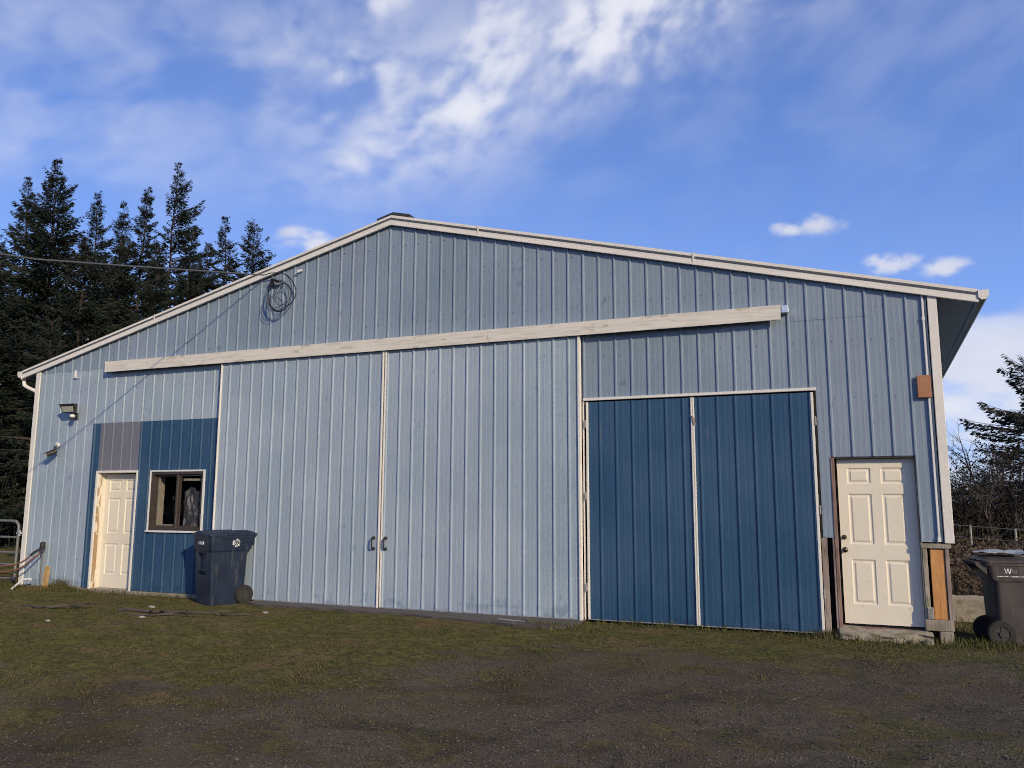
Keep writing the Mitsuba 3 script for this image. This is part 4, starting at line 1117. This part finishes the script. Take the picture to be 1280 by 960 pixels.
# ------------------------------------------------------------------ trees
def conifer(key, x, y, h, rad, seed, lab, mt='m_needle', dens=1.0, base=0.06, droop=0.35, gap=0.0, asym=None, group='conifers behind the barn', card=0.27, z0=0.0, curve=1.0, catg='tree'):
    r = np.random.default_rng(seed)
    tag(key, lab, catg, group)
    nz = 26
    tz = np.linspace(0, h, nz)
    wob = np.cumsum(r.normal(0, 0.03, (nz, 2)), 0)
    wob -= wob[:1]
    tr = np.stack([x + wob[:, 0], y + wob[:, 1], z0 + tz], 1)
    trunk = tube(tr, np.interp(tz / h, [0, 1], [0.007 * h + 0.03, 0.01]), 7)
    limbs = []
    V, N = [], 0
    t = base
    out = []
    while t < 0.992:
        nb = int(r.integers(6, 10))
        prof = rad * (1 - t) ** curve * (0.35 + 0.65 * min(1, (t - base) / 0.12 + 0.4)) * (0.82 + 0.36 * meshkit.noise(np.array([t * 9.0, seed, 0.5]), 3))
        for b in range(nb):
            if r.random() < gap:
                continue
            az = r.random() * 2 * np.pi
            L = prof * (0.40 + 0.75 * r.random()) + 0.05
            if asym is not None:
                L *= 1 + asym[1] * math.cos(az - asym[0]) * (1 if r.random() < 0.7 else 0.3)
            L = max(L, 0.10)
            c = np.array([np.interp(t * h, tz, tr[:, 0]), np.interp(t * h, tz, tr[:, 1]), z0 + min(t * h + r.normal(0, 0.22), h * 0.995)])
            up0 = (0.75 * t ** 3 + 0.10) * L * 0.8
            dr_ = droop * L * (1.15 - t)
            k = np.linspace(0, 1, 6)
            hor = np.array([math.cos(az), math.sin(az), 0])
            lat = np.array([-math.sin(az), math.cos(az), 0])
            bend = r.normal(0, 0.12) * L
            cur = c + k[:, None] * L * hor + (k ** 2)[:, None] * bend * lat
            cur[:, 2] += up0 * k * 1.6 - dr_ * k ** 1.6 + 0.10 * L * k ** 5
            limbs.append(tube(cur, np.linspace(0.012 + 0.010 * L, 0.006, 6), 3, False))
            nc = int((14 + 40 * L) * dens)
            s = r.random(nc) ** 0.75
            s = 0.12 + 0.88 * s
            base_p = np.stack([np.interp(s, k, cur[:, a]) for a in range(3)], 1)
            wid = L * 0.30 * (1 - s * 0.93) + 0.045
            u = r.uniform(-1, 1, nc)
            p = base_p + lat * (u * wid)[:, None]
            p[:, 2] -= np.abs(u) * wid * 0.22 + r.random(nc) * 0.06
            ln = card * (0.55 + 0.8 * r.random(nc)) * (0.40 + 0.60 * min(1, L / 1.6)) * (1.15 - 0.5 * s)
            d = hor[None] * (0.75 + 0.3 * r.random((nc, 1))) + lat[None] * (u * 0.9 + r.normal(0, 0.25, nc))[:, None]
            d[:, 2] += -0.42 * droop / 0.35 + r.normal(0, 0.28, nc) + 0.25 * t
            d /= np.linalg.norm(d, axis=1, keepdims=True)
            sd = np.cross(d, r.normal(0, 1, (nc, 3)))
            sd /= np.linalg.norm(sd, axis=1, keepdims=True) + 1e-9
            w2 = (ln * (0.10 + 0.10 * r.random(nc)))[:, None] * sd
            out.append(np.stack([p, p + d * ln[:, None] * 0.45 + w2, p + d * ln[:, None], p + d * ln[:, None] * 0.45 - w2], 1))
        t += (0.16 + 0.18 * r.random()) / h * (0.75 + 0.75 * (1 - t))
    C = np.concatenate(out).reshape(-1, 3)
    nq = len(C) // 4
    kk = np.arange(nq)[:, None] * 4
    F = np.concatenate([kk + [0, 1, 2], kk + [0, 2, 3]])
    put('trunk', trunk, 'm_bark', key)
    put('limbs', cat(*limbs), 'm_bark', key)
    tag(key + '__limbs', kind='stuff')
    put('crown', trimesh.Trimesh(C, F, process=False), mt, key)
    return nq * 2


# each tree stands where its top shows in the photograph: (direction x, y, height per metre of depth), depth, crown radius ...
def spot(dx, dy, dz, depth):
    return EYE[0] + dx * depth, EYE[1] + dy * depth, EYE[2] + dz * depth


def ray(px, py):
    d = FW + (px - 640) / 1003.75 * (math.cos(ROLL) * RT + math.sin(ROLL) * np.cross(RT, FW)) + (480 - py) / 1003.75 * UP
    return d


TREES = [  # x, y of the trunk, height, radius, droop, gap, asym, label
]
def tree_at(px, py, depth, rad, lab, **kw):
    d = ray(px, py) * depth
    key = numbered('conifer_tree')
    return conifer(key, EYE[0] + d[0], EYE[1] + d[1], EYE[2] + d[2], rad, 100 + len(labels), lab, **kw)


NT = 0
NT += tree_at(-14, 262, 38, 4.4, 'conifer cut off by the left edge of the photo')
NT += tree_at(40, 220, 40, 4.2, 'open narrow conifer second from the left edge', gap=0.25, droop=0.25)
NT += tree_at(80, 203, 37, 6.2, 'broadest dense spire conifer of the row on the left', dens=1.25)
NT += tree_at(132, 243, 41, 4.8, 'narrow conifer right of the broad dense spire')
NT += tree_at(158, 250, 43, 4.4, 'slim conifer in the middle of the row with a short tip')
NT += tree_at(183, 233, 40, 4.4, 'slim pointed conifer just left of the ragged tall one')
NT += tree_at(215, 201, 38, 4.6, 'tall ragged conifer with long branches reaching right', gap=0.33, asym=(0.386, 0.6), droop=0.30)
NT += tree_at(236, 285, 36, 3.6, 'small bushy conifer below the tall ragged one', gap=0.15)
NT += tree_at(257, 303, 38, 3.6, 'low conifer left of the two end conifers', gap=0.2)
NT += tree_at(286, 271, 40, 4.6, 'open layered conifer, second from the right end of the row', gap=0.2)
NT += tree_at(318, 279, 39, 4.6, 'last conifer of the row, partly behind the left roof slope', gap=0.1, curve=0.85)
NT += tree_at(5, 318, 31, 4.8, 'low wide dark conifer in front at the far left', dens=1.2)
NT += tree_at(108, 300, 33, 4.8, 'low wide dark conifer in front, below the broad spire', dens=1.2)
NT += tree_at(188, 310, 33, 4.4, 'low wide dark conifer in front, right of centre of the row', dens=1.2)
NT += tree_at(62, 286, 46, 4.6, 'dark conifer behind, filling the gap between the second and the broad one')
NT += tree_at(152, 296, 47, 4.6, 'dark conifer behind, filling the gap left of the middle of the row')
NT += tree_at(248, 318, 46, 4.2, 'dark conifer behind, filling the gap right of the ragged tall one')
NT += tree_at(60, 400, 29, 3.6, 'short dark conifer in front beside the left eave', dens=1.2)
# weeping conifer at the right edge
conifer(numbered('conifer_tree'), *((EYE + ray(1284, 452) * 30)[:2]), float((EYE + ray(1284, 452) * 30)[2]), 3.7, 55, 'drooping blue grey conifer at the right edge behind the fence', mt='m_needle_blue', dens=1.3, droop=0.34, gap=0.2, group=None, card=0.24, curve=0.55)


# leafless trees and thickets
def bare(p, d, L, rad, depth, r, out, n=5):
    k = 4
    pts = [np.array(p, float)]
    dd = np.array(d, float)
    for _ in range(k):
        dd = dd + r.normal(0, 0.13, 3) + np.array([0, 0, 0.04])
        dd /= np.linalg.norm(dd)
        pts.append(pts[-1] + dd * L / k)
    out.append(tube(pts, np.linspace(rad, rad * 0.6, k + 1), n if rad > 0.02 else 3, False))
    if depth == 0:
        return
    for b in range(int(r.integers(3, 5))):
        i = int(r.integers(2, k + 1))
        a = dd + r.normal(0, 0.55, 3)
        a[2] = abs(a[2]) * 0.7 + 0.15
        a /= np.linalg.norm(a)
        bare(pts[i], a, L * (0.55 + 0.25 * r.random()), rad * 0.5, depth - 1, r, out, n)


def bare_tree(px, py, depth, seed, lab, frac=0.42):
    d = EYE + ray(px, py) * depth
    r = np.random.default_rng(seed)
    o = []
    h = d[2]
    bare((d[0], d[1], -0.1), (0, 0, 1), h * frac, 0.03 * h * 0.6, 4, r, o)
    m = cat(*o)
    m.vertices[:, 2] = (m.vertices[:, 2] + 0.1) * (h + 0.1) / (m.vertices[:, 2].max() + 0.1) - 0.1
    key = numbered('bare_tree')
    put('branches', cat(*o[1:]), 'm_twig', key)
    put('trunk', o[0], 'm_bark', key)
    # same scaling for both
    tag(key, lab, 'tree')


bare_tree(1212, 516, 34, 5, 'leafless pale tree just right of the barn corner', 0.40)
bare_tree(1240, 560, 26, 8, 'leafless dark shrubby tree between the bare tree and the drooping conifer', 0.34)


def thicket(key, lab, x0, x1, y0, y1, hgt, n, mt, seed, leafy, kind='stuff', catg='undergrowth', r0=0.012):
    r = np.random.default_rng(seed)
    segs = []
    for i in range(n):
        p = np.array([r.uniform(x0, x1), r.uniform(y0, y1), -0.05])
        H = hgt * (0.45 + 0.7 * r.random()) * (0.6 + 0.8 * meshkit.fbm(np.array([p[0] * 0.35, p[1] * 0.35, seed]), 2, 3))
        a = r.random() * 6.28
        l = H * r.uniform(0.1, 0.7)
        q = np.array([math.cos(a) * l, math.sin(a) * l, 0])
        P = [p, p + q * 0.25 + [0, 0, H * 0.6], p + q * 0.7 + [0, 0, H], p + q * 1.3 + [0, 0, H * (0.9 - 0.4 * r.random())]]
        segs.append(tube(P, [r0, r0 * 0.8, r0 * 0.6, r0 * 0.3], 3, False))
    V = [np.asarray(cat(*segs).vertices)]
    F = [np.asarray(cat(*segs).faces)]
    if leafy:
        c = V[0][r.integers(0, len(V[0]), leafy)] + r.normal(0, 0.16, (leafy, 3))
        c[:, 2] = np.maximum(c[:, 2], 0.02)
        d = r.normal(0, 1, (leafy, 3)); d /= np.linalg.norm(d, axis=1, keepdims=True)
        e = np.cross(d, r.normal(0, 1, (leafy, 3))); e /= np.linalg.norm(e, axis=1, keepdims=True)
        s = (4.0 if 'hedge' in key else 1.0) * (0.022 + 0.05 * r.random(leafy))[:, None]
        Q = np.stack([c - d * s, c + e * s * 0.5, c + d * s, c - e * s * 0.5], 1).reshape(-1, 3)
        k = np.arange(leafy)[:, None] * 4 + len(V[0])
        V.append(Q); F += [k + [0, 1, 2], k + [0, 2, 3]]
    put(key, trimesh.Trimesh(np.vstack(V), np.vstack(F), process=False), mt)
    tag(key, lab, catg, kind=kind)


thicket('bramble_undergrowth', 'dark tangled brambles behind the fence at the right', 11.5, 26, 20.0, 27.0, 2.7, 1300, 'm_bramble', 21, 90000)
thicket('bracken_undergrowth', 'brown dead bracken between the barn corner and the fence', 11.9, 22, 4.5, 18.5, 0.38, 2200, 'm_bracken', 22, 60000)
thicket('forest_undergrowth', 'dark shrubs filling the gap beneath the conifers at the left', -34, -5.5, 8.0, 20, 3.4, 1400, 'm_leaf', 23, 110000)

thicket('hedge_undergrowth', 'dark hedge out of the picture at the left front, mirrored in the window panes', -46, -20, -46, -28, 6.5, 700, 'm_leaf', 24, 60000)

# pipe fence at the right, behind the bin
fo = EYE + ray(1190, 656) * 24.0
f1 = EYE + ray(1280, 663) * 22.5
fd = (f1 - fo); fd /= np.linalg.norm(fd)
fence = 'pipe_fence'
zt = fo[2]
for dz, rr_ in ((0.0, 0.014), (-0.33, 0.013), (-0.62, 0.012)):
    put('rail', tube([fo - fd * 8 + [0, 0, dz], fo + fd * 9 + [0, 0, dz]], rr_, 6), 'm_pipe', fence)
for px in (1150, 1182, 1213, 1269, 1318, 1370):
    d0 = ray(px, 660)
    A_ = np.array([[d0[0], -fd[0]], [d0[1], -fd[1]]])
    tt = np.linalg.solve(A_, (fo - EYE)[:2])
    P_ = fo + fd * tt[1]
    put('post', tube([(P_[0], P_[1], -0.3), (P_[0], P_[1], P_[2] + 0.03)], 0.028, 8), 'm_galv_dull', fence)
tag(fence, 'thin pipe fence with pale posts across the scrub at the right', 'fence')
